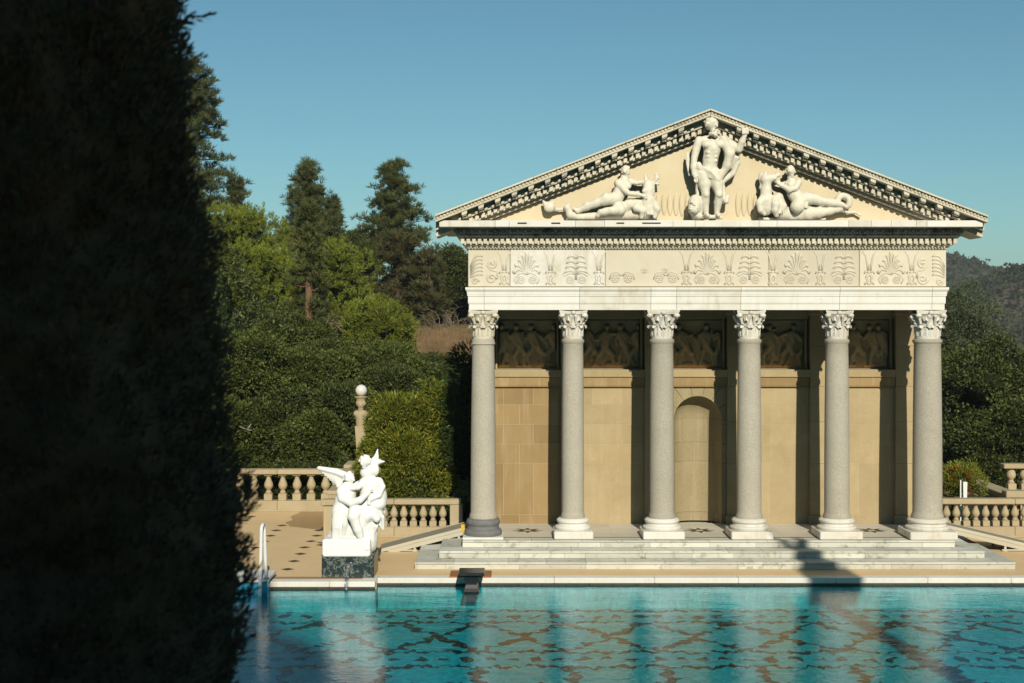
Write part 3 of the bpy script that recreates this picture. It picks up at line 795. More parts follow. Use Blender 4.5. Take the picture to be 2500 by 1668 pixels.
tone = ['marble_w', 'marble_w', 'marble', 'marble_w', 'marble', 'marble_w', 'marble_w', 'marble_w']
arch = MB().box(AX0 + .01, AX1 - .01, YA + .06, YA + .69, AZ0 + .012, AZ1 - .01).build('architrave', M['mortar'], temple)
for i in range(8):
    a, e = xs[i], xs[i+1]; vs = []; fs = []; n = len(apr)
    g0 = 0 if i == 0 else .004; g1 = 0 if i == 7 else .004
    for d, z in apr:
        l = d if i == 0 else 0; r_ = d if i == 7 else 0
        vs += [(a + g0 - l, YA - d, z), (e - g1 + r_, YA - d, z), (e - g1 + r_, YA + .7, z), (a + g0 - l, YA + .7, z)]
    for q in range(n - 1):
        for k in range(4): k2 = (k+1) % 4; fs.append((q*4+k, q*4+k2, (q+1)*4+k2, (q+1)*4+k))
    fs.append((3,2,1,0)); b_ = (n-1)*4; fs.append((b_, b_+1, b_+2, b_+3))
    MB().add(vs, fs).build('architrave_block', M[tone[i]], arch)
for x0, x1 in ((AX0, AX0 + .66), (AX1 - .66, AX1)):                     # side beams
    MB().add(*moulded_run([(0, AZ0), (0, AZ0+.15), (.02, AZ0+.16), (.02, AZ0+.33), (.04, AZ0+.34), (.05, AZ0+.45), (.085, AZ0+.5), (.085, AZ1-.002)], x0, x1, YA + .70 + .085, 38.5, False)).build('side_beam', M['marble'], temple)
MB().box(AX0 + .67, AX1 - .67, YA + .70, 38.45, 6.30, 6.42).build('ceiling', M['sand'], temple)
# ceiling beams
for X in COLX[1:-1]:
    MB().cbox(X - .2, X + .2, YA + .702, YW - .0, 6.165, 6.298, .01).build('ceiling_beam', M['sand_l'], temple)

# frieze with carved palmettes and scrolls
YFZ = 35.0; FZ0, FZ1 = 6.702, PZ(610, YFZ)
fcore = MB().box(PX(1143, YFZ) + .03, PX(2310, YFZ) - .03, YFZ + .04, 38.5, FZ0, FZ1).build('frieze', M['mortar'], temple)
pan = [1143, 1245, 1477.5, 1877, 2098, 2310]
ptone = ['frieze', 'marble', 'frieze', 'frieze', 'frieze']
panels = []
for i in range(5):
    a, e = PX(pan[i], YFZ), PX(pan[i+1], YFZ)
    prn = 0.02 if i == 1 else 0.0
    panels.append(MB().cbox(a + (.006 if i else 0), e - (.006 if i < 4 else 0), YFZ - prn, YFZ + (.30 if i not in (0, 4) else 3.45), FZ0 + .012, FZ1 - .004, .012).build('frieze_panel', M[ptone[i]], fcore))
def ff(px, fz, d=0.0): return (PX(px, YFZ), YFZ - d, FZ0 + fz * (FZ1 - FZ0))
FH = FZ1 - FZ0
def spiral(cx, cz, r0, turns, sgn, rad, lift, a0=0.0, n=26):
    path = []
    for k in range(n + 1):
        t_ = k / n; a = a0 + sgn * turns * 2*math.pi * t_; r_ = r0 * (1 - .82 * t_)
        path.append((cx + r_*math.cos(a), YFZ - lift, cz + r_*math.sin(a)))
    return path
def rosette(m_, cx, cz, r_, lift):
    ring = [(cx + r_*math.cos(2*math.pi*k/18), YFZ - lift, cz + r_*math.sin(2*math.pi*k/18)) for k in range(19)]
    m_.tube(ring, .012, 5, False)
    m_.ball((cx, YFZ - lift, cz), (r_*.30, .025, r_*.30), 8, 5)
    for k in range(6):
        a = 2*math.pi*k/6; m_.ball((cx + r_*.58*math.cos(a), YFZ - lift, cz + r_*.58*math.sin(a)), (r_*.24, .02, r_*.24), 6, 4)
def palmette(m_, cx, lift, w=.36, half=0):
    z0 = FZ0 + FH*.36; h = FH * .58
    for k in range(-4, 5):
        if half and k * half < 0: continue
        a = k * .34; L = h * (1 - .05 * abs(k)) * (1 if abs(k) < 4 else .86); path = []
        for i in range(9):
            t_ = i / 8; bend = a * (1 - .35 * t_) ; x = cx + math.sin(bend) * L * t_ * (.62 + .1*abs(k)) ; z = z0 + math.cos(a * (.55 + .45*t_)) * L * t_
            if t_ > .8 and k: x += math.copysign((t_-.8) * .16, k); z -= (t_-.8) * .08 * abs(k)
            path.append((x, YFZ - lift, z))
        m_.tube(path, [.010 + .018 * (i/8) for i in range(8)] + [.034], 6)
    for s in (-1, 1):
        if half and s * half < 0: continue
        m_.tube([(cx, YFZ - lift, z0 - .01), (cx + s*.10, YFZ - lift, z0 + .03), (cx + s*.22, YFZ - lift, z0 - .03), (cx + s*.31, YFZ - lift, z0 - .15), (cx + s*.25, YFZ - lift, z0 - .25)], [.02,.018,.016,.014,.012], 6)
        rosette(m_, cx + s*.145, FZ0 + FH*.20, .085, lift)
def acanthus_motif(m_, cx, lift):
    m_.tube([(cx, YFZ - lift, FZ0 + FH*.2), (cx, YFZ - lift, FZ0 + FH*.9)], [.02, .012], 6)
    for j, f in enumerate((.42, .55, .68, .82)):
        for s in (-1, 1):
            z = FZ0 + FH*f; w = .30 - .03*j
            m_.tube([(cx, YFZ - lift, z - .05), (cx + s*w*.35, YFZ - lift, z + .02), (cx + s*w*.7, YFZ - lift, z + .01), (cx + s*w, YFZ - lift, z - .05)], [.02, .028, .024, .01], 6)
    for s in (-1, 1):
        rosette(m_, cx + s*.145, FZ0 + FH*.20, .085, lift)
        m_.tube([(cx + s*.03, YFZ - lift, FZ0 + FH*.36), (cx + s*.17, YFZ - lift, FZ0 + FH*.38), (cx + s*.27, YFZ - lift, FZ0 + FH*.30), (cx + s*.33, YFZ - lift, FZ0 + FH*.36)], [.02, .018, .015, .010], 6)
def bell_motif(m_, cx, lift):
    for s in (-1, 1):
        m_.tube([(cx + s*.03, YFZ - lift, FZ0 + FH*.45), (cx + s*.05, YFZ - lift, FZ0 + FH*.62), (cx + s*.09, YFZ - lift, FZ0 + FH*.84), (cx + s*.17, YFZ - lift, FZ0 + FH*.97)], [.018,.016,.014,.012], 6)
        m_.tube([(cx + s*.02, YFZ - lift, FZ0 + FH*.40), (cx + s*.10, YFZ - lift, FZ0 + FH*.43), (cx + s*.12, YFZ - lift, FZ0 + FH*.36)], [.02,.02,.014], 6)
        m_.tube([(cx, YFZ - lift, FZ0 + FH*.36), (cx + s*.07, YFZ - lift, FZ0 + FH*.26), (cx + s*.04, YFZ - lift, FZ0 + FH*.14), (cx + s*.12, YFZ - lift, FZ0 + FH*.07)], [.03,.025,.022,.016], 6)
    m_.ball((cx, YFZ - lift, FZ0 + FH*.52), (.02, .02, .10), 6, 5); m_.ball((cx, YFZ - lift, FZ0 + FH*.40), (.06, .03, .035), 8, 5); m_.ball((cx, YFZ - lift, FZ0 + FH*.10), (.05, .028, .045), 8, 5)
def carve(i, fn, *a, **k):
    m_ = MB(); lf = .002 + (.02 if i == 1 else 0); MB.RS = 1.45; fn(m_, *a, lf, **k); MB.RS = 1.0; m_.v = [(x, YFZ - lf + (y - YFZ + lf)*.62, z) for x, y, z in m_.v]; m_.build('carving', M[ptone[i]], panels[i], smooth=True)
g = lambda p: PX(p, YFZ)
def half_scroll(m_, cx, lift, s):
    m_.tube(spiral(cx, FZ0 + FH*.22, .13, 1.4, s, .02, lift), [.024]*27, 6); m_.tube(spiral(cx, FZ0 + FH*.62, .12, 1.3, -s, .02, lift, 1.0), [.022]*27, 6)
    m_.tube([(cx + .13*s, YFZ - lift, FZ0 + FH*.24), (cx + .15*s, YFZ - lift, FZ0 + FH*.42), (cx - .02*s, YFZ - lift, FZ0 + FH*.46), (cx - .12*s, YFZ - lift, FZ0 + FH*.6)], .018, 6)
    rosette(m_, cx, FZ0 + FH*.62, .06, lift)
def leaf_fan(m_, cx, lift, s):
    for j in range(6):
        z = FZ0 + FH*(.3 + .10*j)
        m_.tube([(cx, YFZ - lift, FZ0 + FH*(.25 + .06*j)), (cx + s*.12, YFZ - lift, z + .02), (cx + s*.26, YFZ - lift, z + .05), (cx + s*.30, YFZ - lift, z + .01)], [.012, .02, .022, .014], 6)
    m_.tube(spiral(cx + s*.12, FZ0 + FH*.15, .09, 1.3, s, .02, lift), [.018]*27, 6)

carve(0, leaf_fan, g(1148), s=1); carve(0, half_scroll, g(1200), s=1); carve(0, bell_motif, g(1231))
carve(1, palmette, g(1286)); carve(1, bell_motif, g(1344)); carve(1, acanthus_motif, g(1406)); carve(1, bell_motif, g(1462))
def low_scrolls(m_, cx, lift):
    for s in (-1, 1):
        rosette(m_, cx + s*.16, FZ0 + FH*.24, .10, lift)
        m_.tube([(cx + s*.02, YFZ - lift, FZ0 + FH*.30), (cx + s*.12, YFZ - lift, FZ0 + FH*.42), (cx + s*.27, YFZ - lift, FZ0 + FH*.36), (cx + s*.31, YFZ - lift, FZ0 + FH*.2)], [.016,.016,.014,.01], 6)
def star_motif(m_, cx, lift):
    for k in range(8):
        a = math.pi*k/4; m_.tube([(cx, YFZ - lift, FZ0 + FH*.45), (cx + .09*math.cos(a), YFZ - lift, FZ0 + FH*.45 + .09*math.sin(a))], [.014, .006], 5)
carve(2, low_scrolls, g(1518)); carve(2, star_motif, g(1572)); carve(2, low_scrolls, g(1626)); carve(2, star_motif, g(1622)); carve(2, bell_motif, g(1676)); carve(2, palmette, g(1726)); carve(2, bell_motif, g(1780)); carve(2, acanthus_motif, g(1830))
carve(3, bell_motif, g(1887)); carve(3, palmette, g(1945)); carve(3, bell_motif, g(2003)); carve(3, acanthus_motif, g(2060))
carve(4, bell_motif, g(2122)); carve(4, palmette, g(2175)); carve(4, bell_motif, g(2226)); carve(4, half_scroll, g(2252), s=-1); carve(4, leaf_fan, g(2306), s=-1)

# bed mouldings, dentils, eggs, corona
EX0, EX1 = PX(1143, YFZ), PX(2310, YFZ)
z1, z2, z3, z4, z5 = FZ1, PZ(596, 34.85), PZ(579, 34.75), PZ(555, 34.45), PZ(538, 34.3)
bed = MB().add(*moulded_run([(.0, z1 + .002), (.03, z1 + .012), (.045, z1 + .05), (.10, z1 + .10), (.13, z1 + .115), (.13, z2 - .002)], EX0, EX1, YFZ, 38.6)).build('cornice', M['cornice_l'], temple)
# a small leaf row carved on the moulding
m_ = MB(); x = EX0
while x < EX1:
    m_.ball((x, YFZ - .06, z1 + .065), (.028, .03, .045), 6, 4); x += .075
tag(m_.build('leaf_moulding', M['cornice_l'], bed, smooth=True), kind='stuff')
MB().add(*moulded_run([(.13, z2), (.13, z3 - .03), (.235, z3 - .025), (.235, z3 - .002)], EX0, EX1, YFZ, 38.6)).build('dentil_band', M['cornice_l'], bed)
dme = MB().cbox(-.044, .044, -.045, .045, -(z3 - .035 - z2 - .005)/2, (z3 - .035 - z2 - .005)/2, .006).mesh('dentil'); dme.materials.append(M['cornice_l'])
def place(me, name, x, y, z, parent, scale=None):
    o = bpy.data.objects.new(name, me); COL.objects.link(o); o.parent = parent; o.matrix_parent_inverse = PINV(parent); o.location = (x, y, z)
    if scale: o.scale = scale
    return o
x = EX0 - .13
while x < EX1 + .19:
    place(dme, 'dentil', x, YFZ - .178, (z2 + z3 - .032)/2, bed); x += .1385
# egg and dart zone (stained marble, with the corona's shade put into its colour)
eg = MB().add(*moulded_run([(.235, z3), (.27, z3 + .01), (.29, z3 + .07), (.30, z3 + .085), (.34, z3 + .10), (.37, z3 + .19), (.42, z4 - .012), (.42, z4 - .002)], EX0, EX1, YFZ, 38.6)).build('egg_moulding', M['cornice_shade'], temple)
eme = MB().ball((0, 0, 0), (.052, .045, .068), 10, 7).mesh('egg', True); eme.materials.append(M['cornice_shade'])
rim = MB(); rim.tube([(.072*math.sin(a), -.012, -.092*math.cos(a)) for a in [(-2.5 + 5.0*k/12) for k in range(13)]], .014, 5); rme = rim.mesh('egg_rim', True); rme.materials.append(M['cornice_shade'])
dart = MB(); dart.box(-.012, .012, -.02, .03, -.085, .085); dtm = dart.mesh('dart'); dtm.materials.append(M['cornice_shade'])
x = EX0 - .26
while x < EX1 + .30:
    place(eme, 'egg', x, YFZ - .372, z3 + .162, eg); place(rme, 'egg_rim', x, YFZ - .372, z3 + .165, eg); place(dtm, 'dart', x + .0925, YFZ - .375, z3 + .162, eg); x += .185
m_ = MB(); x = EX0 - .2
while x < EX1 + .2:
    m_.ball((x, YFZ - .29, z3 + .045), (.03, .03, .035), 6, 4); x += .068
tag(m_.build('bead_row', M['cornice_shade'], eg, smooth=True), kind='stuff')
# corona slabs
CX0, CX1 = PX(1072, 34.3), PX(2400, 34.3)
cuts = [1072, 1209, 1243, 1404.7, 1476, 1643, 1697, 1855, 1897, 2072, 2127, 2176, 2237, 2263, 2400]
for i in range(len(cuts) - 1):
    a, e = PX(cuts[i], 34.3), PX(cuts[i+1], 34.3); pj = random.choice([0, .004, .008])
    ends = (i == 0 or i == len(cuts) - 2)
    o = MB().cbox(a + .002, e - .002, 34.3 - pj, 35.4 if not ends else 38.9, z4 + .001, z5 - random.choice([0, .004]), .007).build('corona_slab', M['marble_w'] if i % 3 else M['marble'], temple)
for a, e in ((1263.5, 1286), (1346, 1368), (1505, 1524), (1568, 1613)):
    MB().cbox(PX(a, 34.3), PX(e, 34.3), 34.285, 34.31, z4 + .075, z4 + .105, .002).build('slot', M['dark_slot'], temple)
MB().box(CX0 + .35, CX1 - .35, 35.41, 38.85, z4 + .003, z5 - .01).build('entablature_core', M['mortar'], temple)

# ---- pediment
SL = .385; APX, APZ = CX - .02, PZ(265, 34.2)
def rtop(x): return APZ - SL * abs(x - APX)
TY = 34.89
tx0, tx1 = APX - (APZ - .6 - z5) / SL, APX + (APZ - .6 - z5) / SL
MB().prism_xz([(tx0, z5 - .02), (tx1, z5 - .02), (APX, APZ - .6)], TY, 38.6).build('tympanum', M['tymp'], temple)
tip0, tip1 = PX(1062, 34.2), PX(2413.5, 34.2)
SLABS = [(tip0, .0), (PX(1180, 34.2), 0), (PX(1302, 34.2), 0), (PX(1358, 34.2), 0), (PX(1528, 34.2), 0), (PX(1645, 34.2), 0), (APX, 0), (PX(1818, 34.2), 0), (PX(1944, 34.2), 0), (PX(2233, 34.2), 0), (PX(2335, 34.2), 0), (tip1, 0)]
smat = ['cornice_l', 'cornice_l', 'cornice_l', 'cornice_l', 'cornice_l', 'cornice', 'cornice', 'cornice_l', 'cornice', 'cornice_l', 'cornice_l']
for i in range(len(SLABS) - 1):
    a, e = SLABS[i][0], SLABS[i+1][0]; mt = M[smat[i]]
    # sima: cover slab, leaf face and fillet following the slope
    s1 = MB().cbox(a + .002, e - .002, 34.20, 35.6, -.045, 0, .008, rtop).build('rake_slab', M['cornice_l'], temple)
    MB().cbox(a + .002, e - .002, 34.27, 35.6, -.135, -.047, .006, rtop).build('rake_face', mt, s1)
    MB().cbox(a + .002, e - .002, 34.215, 35.6, -.18, -.137, .008, rtop).build('rake_fillet', M['cornice_l'], s1)
    m_ = MB(); x = a + .045
    while x < e - .03:
        m_.ball((x, 34.262, rtop(x) - .092), (.032, .03, .042), 6, 5); x += .083
    tag(m_.build('leaf_row', mt, s1, smooth=True), kind='stuff')
    # soffit behind the modillions
    MB().cbox(a + .002, e - .002, 34.50, 35.6, -.36, -.182, .004, rtop).build('rake_bed', mt, s1)
    MB().cbox(a + .002, e - .002, 34.62, 35.6, -.515, -.362, .004, rtop).build('rake_dentil_band', mt, s1)
    lo = max(a, tip0 + .95); hi = min(e, tip1 - .95)
    if hi > lo:
        MB().cbox(lo + .002, hi - .002, 34.74, 35.6, -.60, -.517, .012, rtop).build('rake_moulding', M['cornice_l'], s1)
# modillions, eggs and dentils of the rakes: each a sheared piece
def shear_mesh(fn, slope, name, mt, smooth=False):
    q = fn(); q.v = [(x, y, z + slope * x) for x, y, z in q.v]
    me = q.mesh(name, smooth); me.materials.append(mt); return me
def mod_shape():
    q = MB(); q.cbox(-.066, .066, 34.24, 34.5, -.245, -.186, .008); q.cbox(-.058, .058, 34.27, 34.5, -.30, -.247, .012); q.cbox(-.05, .05, 34.34, 34.5, -.345, -.302, .015)
    q.tube([(-.06, 34.26, -.25), (.06, 34.26, -.25)], .026, 8); return q
def egg_shape(): return MB().ball((0, 34.475, -.315), (.05, .05, .05), 8, 6)
def den_shape(): return MB().cbox(-.046, .046, 34.50, 34.66, -.49, -.385, .006)
for s in (-1, 1):
    mod = shear_mesh(mod_shape, -s*SL, 'modillion', M['cornice_l']); egg = shear_mesh(egg_shape, -s*SL, 'rake_egg', M['cornice_l'], True); den = shear_mesh(den_shape, -s*SL, 'rake_dentil', M['cornice_l'])
    mod_d = mod.copy(); mod_d.materials.clear(); mod_d.materials.append(M['cornice'])
    k = 0
    while True:
        X = APX + s * (.30 + .402*k)
        if X < tip0 + .45 or X > tip1 - .45: break
        if k: place(mod_d if random.random() < .35 else mod, 'modillion', X, 0, rtop(X), temple)
        for j in (-.085, .085):
            x = X + s * .201 + j
            if tip0 + .55 < x < tip1 - .55: place(egg, 'rake_egg', x, 0, rtop(x), temple)
        k += 1
    k = 0
    while True:
        X = APX + s * (.08 + .150*k)
        if X < tip0 + .85 or X > tip1 - .85: break
        place(den, 'rake_dentil', X, 0, rtop(X), temple); k += 1
# low pitched roof behind the pediment
rf = MB()
rf.prism_xz([(tip0 + .05, rtop(tip0 + .05) - .05), (APX, APZ - .05), (tip1 - .05, rtop(tip1 - .05) - .05), (APX, APZ - .25)], 35.61, 38.9)
rf.build('roof', M['bal'], temple)
MB().prism_xz([(tx0, z5 - .01), (tx1, z5 - .01), (APX, APZ - .27)], 38.61, 38.8).build('rear_gable', M['bal'], temple)

# ================================================================== SCULPTURE: signed distance modelling + surface nets
class Sculpt:
    def __init__(s, lo, hi, vox):
        s.vox = vox; s.lo = np.array(lo, float)
        s.n = np.ceil((np.array(hi) - s.lo) / vox).astype(int) + 1
        s.g = np.full(s.n, 1.0, dtype=np.float32)
    def _sub(s, bl, bh):
        i0 = np.clip(((np.array(bl) - s.lo) / s.vox).astype(int), 0, s.n - 1); i1 = np.clip(((np.array(bh) - s.lo) / s.vox).astype(int) + 2, 0, s.n)
        if np.any(i1 <= i0): return None
        sl = tuple(slice(a, b) for a, b in zip(i0, i1))
        ax_ = [s.lo[k] + s.vox * np.arange(i0[k], i1[k]) for k in range(3)]
        return sl, np.meshgrid(*ax_, indexing='ij')
    def _join(s, sl, d, k, sub=False):
        a = s.g[sl]; d = d.astype(np.float32)
        if sub:
            s.g[sl] = np.maximum(a, -d); return
        if k <= 0: s.g[sl] = np.minimum(a, d); return
        h = np.clip(.5 + .5 * (d - a) / k, 0, 1); s.g[sl] = d * (1 - h) + a * h - k * h * (1 - h)
    def cap(s, a, b, ra, rb=None, k=.025, sub=False):
        rb = ra if rb is None else rb; a = np.array(a, float); b = np.array(b, float); m = max(ra, rb) + .12
        r = s._sub(np.minimum(a, b) - m, np.maximum(a, b) + m)
        if r is None: return s
        sl, (x, y, z) = r; ba = b - a; L = max(ba @ ba, 1e-9)
        t_ = np.clip(((x-a[0])*ba[0] + (y-a[1])*ba[1] + (z-a[2])*ba[2]) / L, 0, 1)
        d = np.sqrt((x-a[0]-t_*ba[0])**2 + (y-a[1]-t_*ba[1])**2 + (z-a[2]-t_*ba[2])**2) - (ra + (rb-ra)*t_)
        s._join(sl, d, k, sub); return s
    def ell(s, c, r, k=.025, rot=None, sub=False):
        c = np.array(c, float); r = np.array(r if hasattr(r, '__len__') else (r,r,r), float); m = r.max() + .12
        q = s._sub(c - m, c + m)
        if q is None: return s
        sl, (x, y, z) = q; x = x - c[0]; y = y - c[1]; z = z - c[2]
        if rot is not None:      # rotation in the x-z plane (radians)
            cs, sn = math.cos(rot), math.sin(rot); x, z = cs*x + sn*z, -sn*x + cs*z
        k0 = np.sqrt((x/r[0])**2 + (y/r[1])**2 + (z/r[2])**2); k1 = np.sqrt((x/r[0]**2)**2 + (y/r[1]**2)**2 + (z/r[2]**2)**2) + 1e-6
        s._join(sl, k0 * (k0 - 1) / k1, k, sub); return s
    def box(s, c, h, rd=.03, k=.02):
        c = np.array(c, float); h = np.array(h, float); q = s._sub(c - h - .12, c + h + .12); sl, (x, y, z) = q
        dx, dy, dz = np.abs(x-c[0])-h[0]+rd, np.abs(y-c[1])-h[1]+rd, np.abs(z-c[2])-h[2]+rd
        d = np.sqrt(np.maximum(dx,0)**2 + np.maximum(dy,0)**2 + np.maximum(dz,0)**2) + np.minimum(np.maximum(np.maximum(dx,dy),dz),0) - rd
        s._join(sl, d, k); return s
    def path(s, pts, rads, k=.025):
        for i in range(len(pts) - 1): s.cap(pts[i], pts[i+1], rads[i], rads[i+1], k)
        return s
    def rough(s, amp, freq, seed=0, box=None):
        ax_ = [s.lo[k] + s.vox * np.arange(s.n[k]) for k in range(3)]; x, y, z = np.meshgrid(*ax_, indexing='ij'); r = np.random.default_rng(seed)
        o = np.zeros(s.n)
        for i in range(7):
            w = r.normal(size=3); w *= freq * 1.35 ** i / np.linalg.norm(w); o += np.sin(w[0]*x + w[1]*y + w[2]*z + r.uniform(0, 6.28)) / 1.25 ** i
        o = o / 3.0 * amp
        if box is not None:
            lo, hi, f = box; msk = np.ones(s.n)
            for c_, l, h_ in zip((x, y, z), lo, hi): msk = msk * np.clip((c_ - l)/f + .5, 0, 1) * np.clip((h_ - c_)/f + .5, 0, 1)
            o = o * msk
        s.g = (s.g + o).astype(np.float32); return s
    def mesh(s, name):
        g = s.g; sg = g < 0; nx_, ny_, nz_ = g.shape
        cn = np.zeros((nx_-1, ny_-1, nz_-1), int)
        for i in (0,1):
            for j in (0,1):
                for k in (0,1): cn += sg[i:nx_-1+i, j:ny_-1+j, k:nz_-1+k]
        act = (cn > 0) & (cn < 8); idx = np.full(act.shape, -1, int); ids = np.argwhere(act); idx[act] = np.arange(len(ids))
        acc = np.zeros((len(ids), 3)); cnt = np.zeros(len(ids)); C = [(i,j,k) for i in (0,1) for j in (0,1) for k in (0,1)]
        for a in range(8):
            for b in range(a+1, 8):
                df = np.abs(np.array(C[a]) - np.array(C[b]))
                if df.sum() != 1: continue
                va = g[ids[:,0]+C[a][0], ids[:,1]+C[a][1], ids[:,2]+C[a][2]]; vb = g[ids[:,0]+C[b][0], ids[:,1]+C[b][1], ids[:,2]+C[b][2]]
                m = (va < 0) != (vb < 0); t_ = np.where(m, va / np.where(m, va - vb, 1), 0)
                p = np.array(C[a])[None] + t_[:,None] * (np.array(C[b]) - np.array(C[a]))[None]
                acc[m] += p[m]; cnt[m] += 1
        V = s.lo + s.vox * (ids + acc / np.maximum(cnt, 1)[:,None]); Fs = []
        for ax_ in range(3):
            u, w = (ax_+1) % 3, (ax_+2) % 3
            A = [slice(1, n-1) for n in g.shape]; A[ax_] = slice(0, g.shape[ax_]-1); B = list(A); B[ax_] = slice(1, g.shape[ax_])
            s0 = sg[tuple(A)]; s1 = sg[tuple(B)]
            for flip, m in ((False, s0 & ~s1), (True, ~s0 & s1)):
                e = np.argwhere(m)
                if not len(e): continue
                off = np.ones(3, int); off[ax_] = 0; e = e + off; du = np.zeros(3, int); du[u] = 1; dw = np.zeros(3, int); dw[w] = 1
                q = np.stack([idx[tuple((e - du - dw).T)], idx[tuple((e - dw).T)], idx[tuple(e.T)], idx[tuple((e - du).T)]], -1)
                if flip: q = q[:, ::-1]
                Fs.append(q)
        q = np.concatenate(Fs); q = q[(q >= 0).all(1)]
        return np_mesh(name, V, q, True)

def head(S, c, r, face=(0, -1), beard=False, hair='curl', seed=1, tilt=0):
    """face = unit direction in x,y the face looks to; r = half head height"""
    c = np.array(c, float); fx, fy = face; f = np.array([fx, fy, 0.0]); sd = np.array([-fy, fx, 0.0]); up = np.array([0,0,1.0])
    S.ell(c + up*r*.15, (r*.80, r*.86, r*.86), .02); S.cap(c + f*r*.22 - up*r*.10, c + f*r*.25 - up*r*.72, r*.56, r*.36, .03)
    S.cap(c + f*r*.80 + up*r*.10, c + f*r*.98 - up*r*.24, r*.09, r*.14, .015)                  # nose
    S.cap(c + f*r*.74 + sd*r*.34 + up*r*.20, c + f*r*.74 - sd*r*.34 + up*r*.20, r*.10, r*.10, .02)    # brow
    for q in (-1, 1):
        S.ell(c + f*r*.84 + sd*q*r*.28 + up*r*.03, r*.13, 0, sub=True); S.ell(c + f*r*.70 + sd*q*r*.28 + up*r*.03, r*.13, .004)   # eyes
        S.ell(c + sd*q*r*.80 - up*r*.02, (r*.16, r*.16, r*.24), .01)                              # ears
    S.cap(c + f*r*.80 - sd*r*.16 - up*r*.44, c + f*r*.80 + sd*r*.16 - up*r*.44, r*.07, r*.07, .01)   # lips
    rs = random.Random(seed)
    if hair:
        for i in range(34):
            a = rs.uniform(0, 6.28); e = rs.uniform(-.35, 1.5); d = np.array([math.cos(a)*math.cos(e), math.sin(a)*math.cos(e), math.sin(e)])
            if d @ f > .45 and e < .75: continue
            S.ell(c + up*r*.12 + d*r*.86, r*rs.uniform(.16, .25), .012)
    if beard:
        for i in range(22):
            S.ell(c + f*r*rs.uniform(.35, .78) + sd*r*rs.uniform(-.5, .5) - up*r*rs.uniform(.55, 1.45), r*rs.uniform(.14, .22), .02)

def hand(S, w, d, sd, L, curl=.35):
    """five fingers from wrist w along d, sd = thumb side"""
    w = np.array(w, float); d = np.array(d, float); d /= np.linalg.norm(d); sd = np.array(sd, float); sd -= d * (sd @ d); sd /= np.linalg.norm(sd); nm = np.cross(d, sd)
    S.cap(w, w + d*L*.32, L*.13, L*.17, .02); S.ell(w + d*L*.36, L*.19, .02)
    for i, (o, ln) in enumerate(((.165,.46), (.055,.52), (-.055,.48), (-.16,.38))):
        a = w + d*L*.46 + sd*L*o; b = a + d*L*ln*.5 + nm*L*curl*.15; c = b + d*L*ln*.42 + nm*L*curl*.42
        S.cap(a, b, L*.058, L*.052, .006); S.cap(b, c, L*.052, L*.042, .006)
    a = w + d*L*.18 + sd*L*.14; b = a + d*L*.22 + sd*L*.20; S.cap(a, b, L*.07, L*.06, .012); S.cap(b, b + d*L*.22 + nm*L*.05, L*.06, L*.045, .008)

def limb(S, pts, rs, k=.016):
    S.path(pts, rs, k)

# ---------------------------------------------------------------- pediment figures
PY = 34.92                      # middle plane of the figures, in front of the tympanum
PY = 34.92
def Q(px, py, d=0.0): return np.array([PX(px, PY), PY - d, PZ(py, PY)])
pm = PY / F                     # metres per photo pixel there

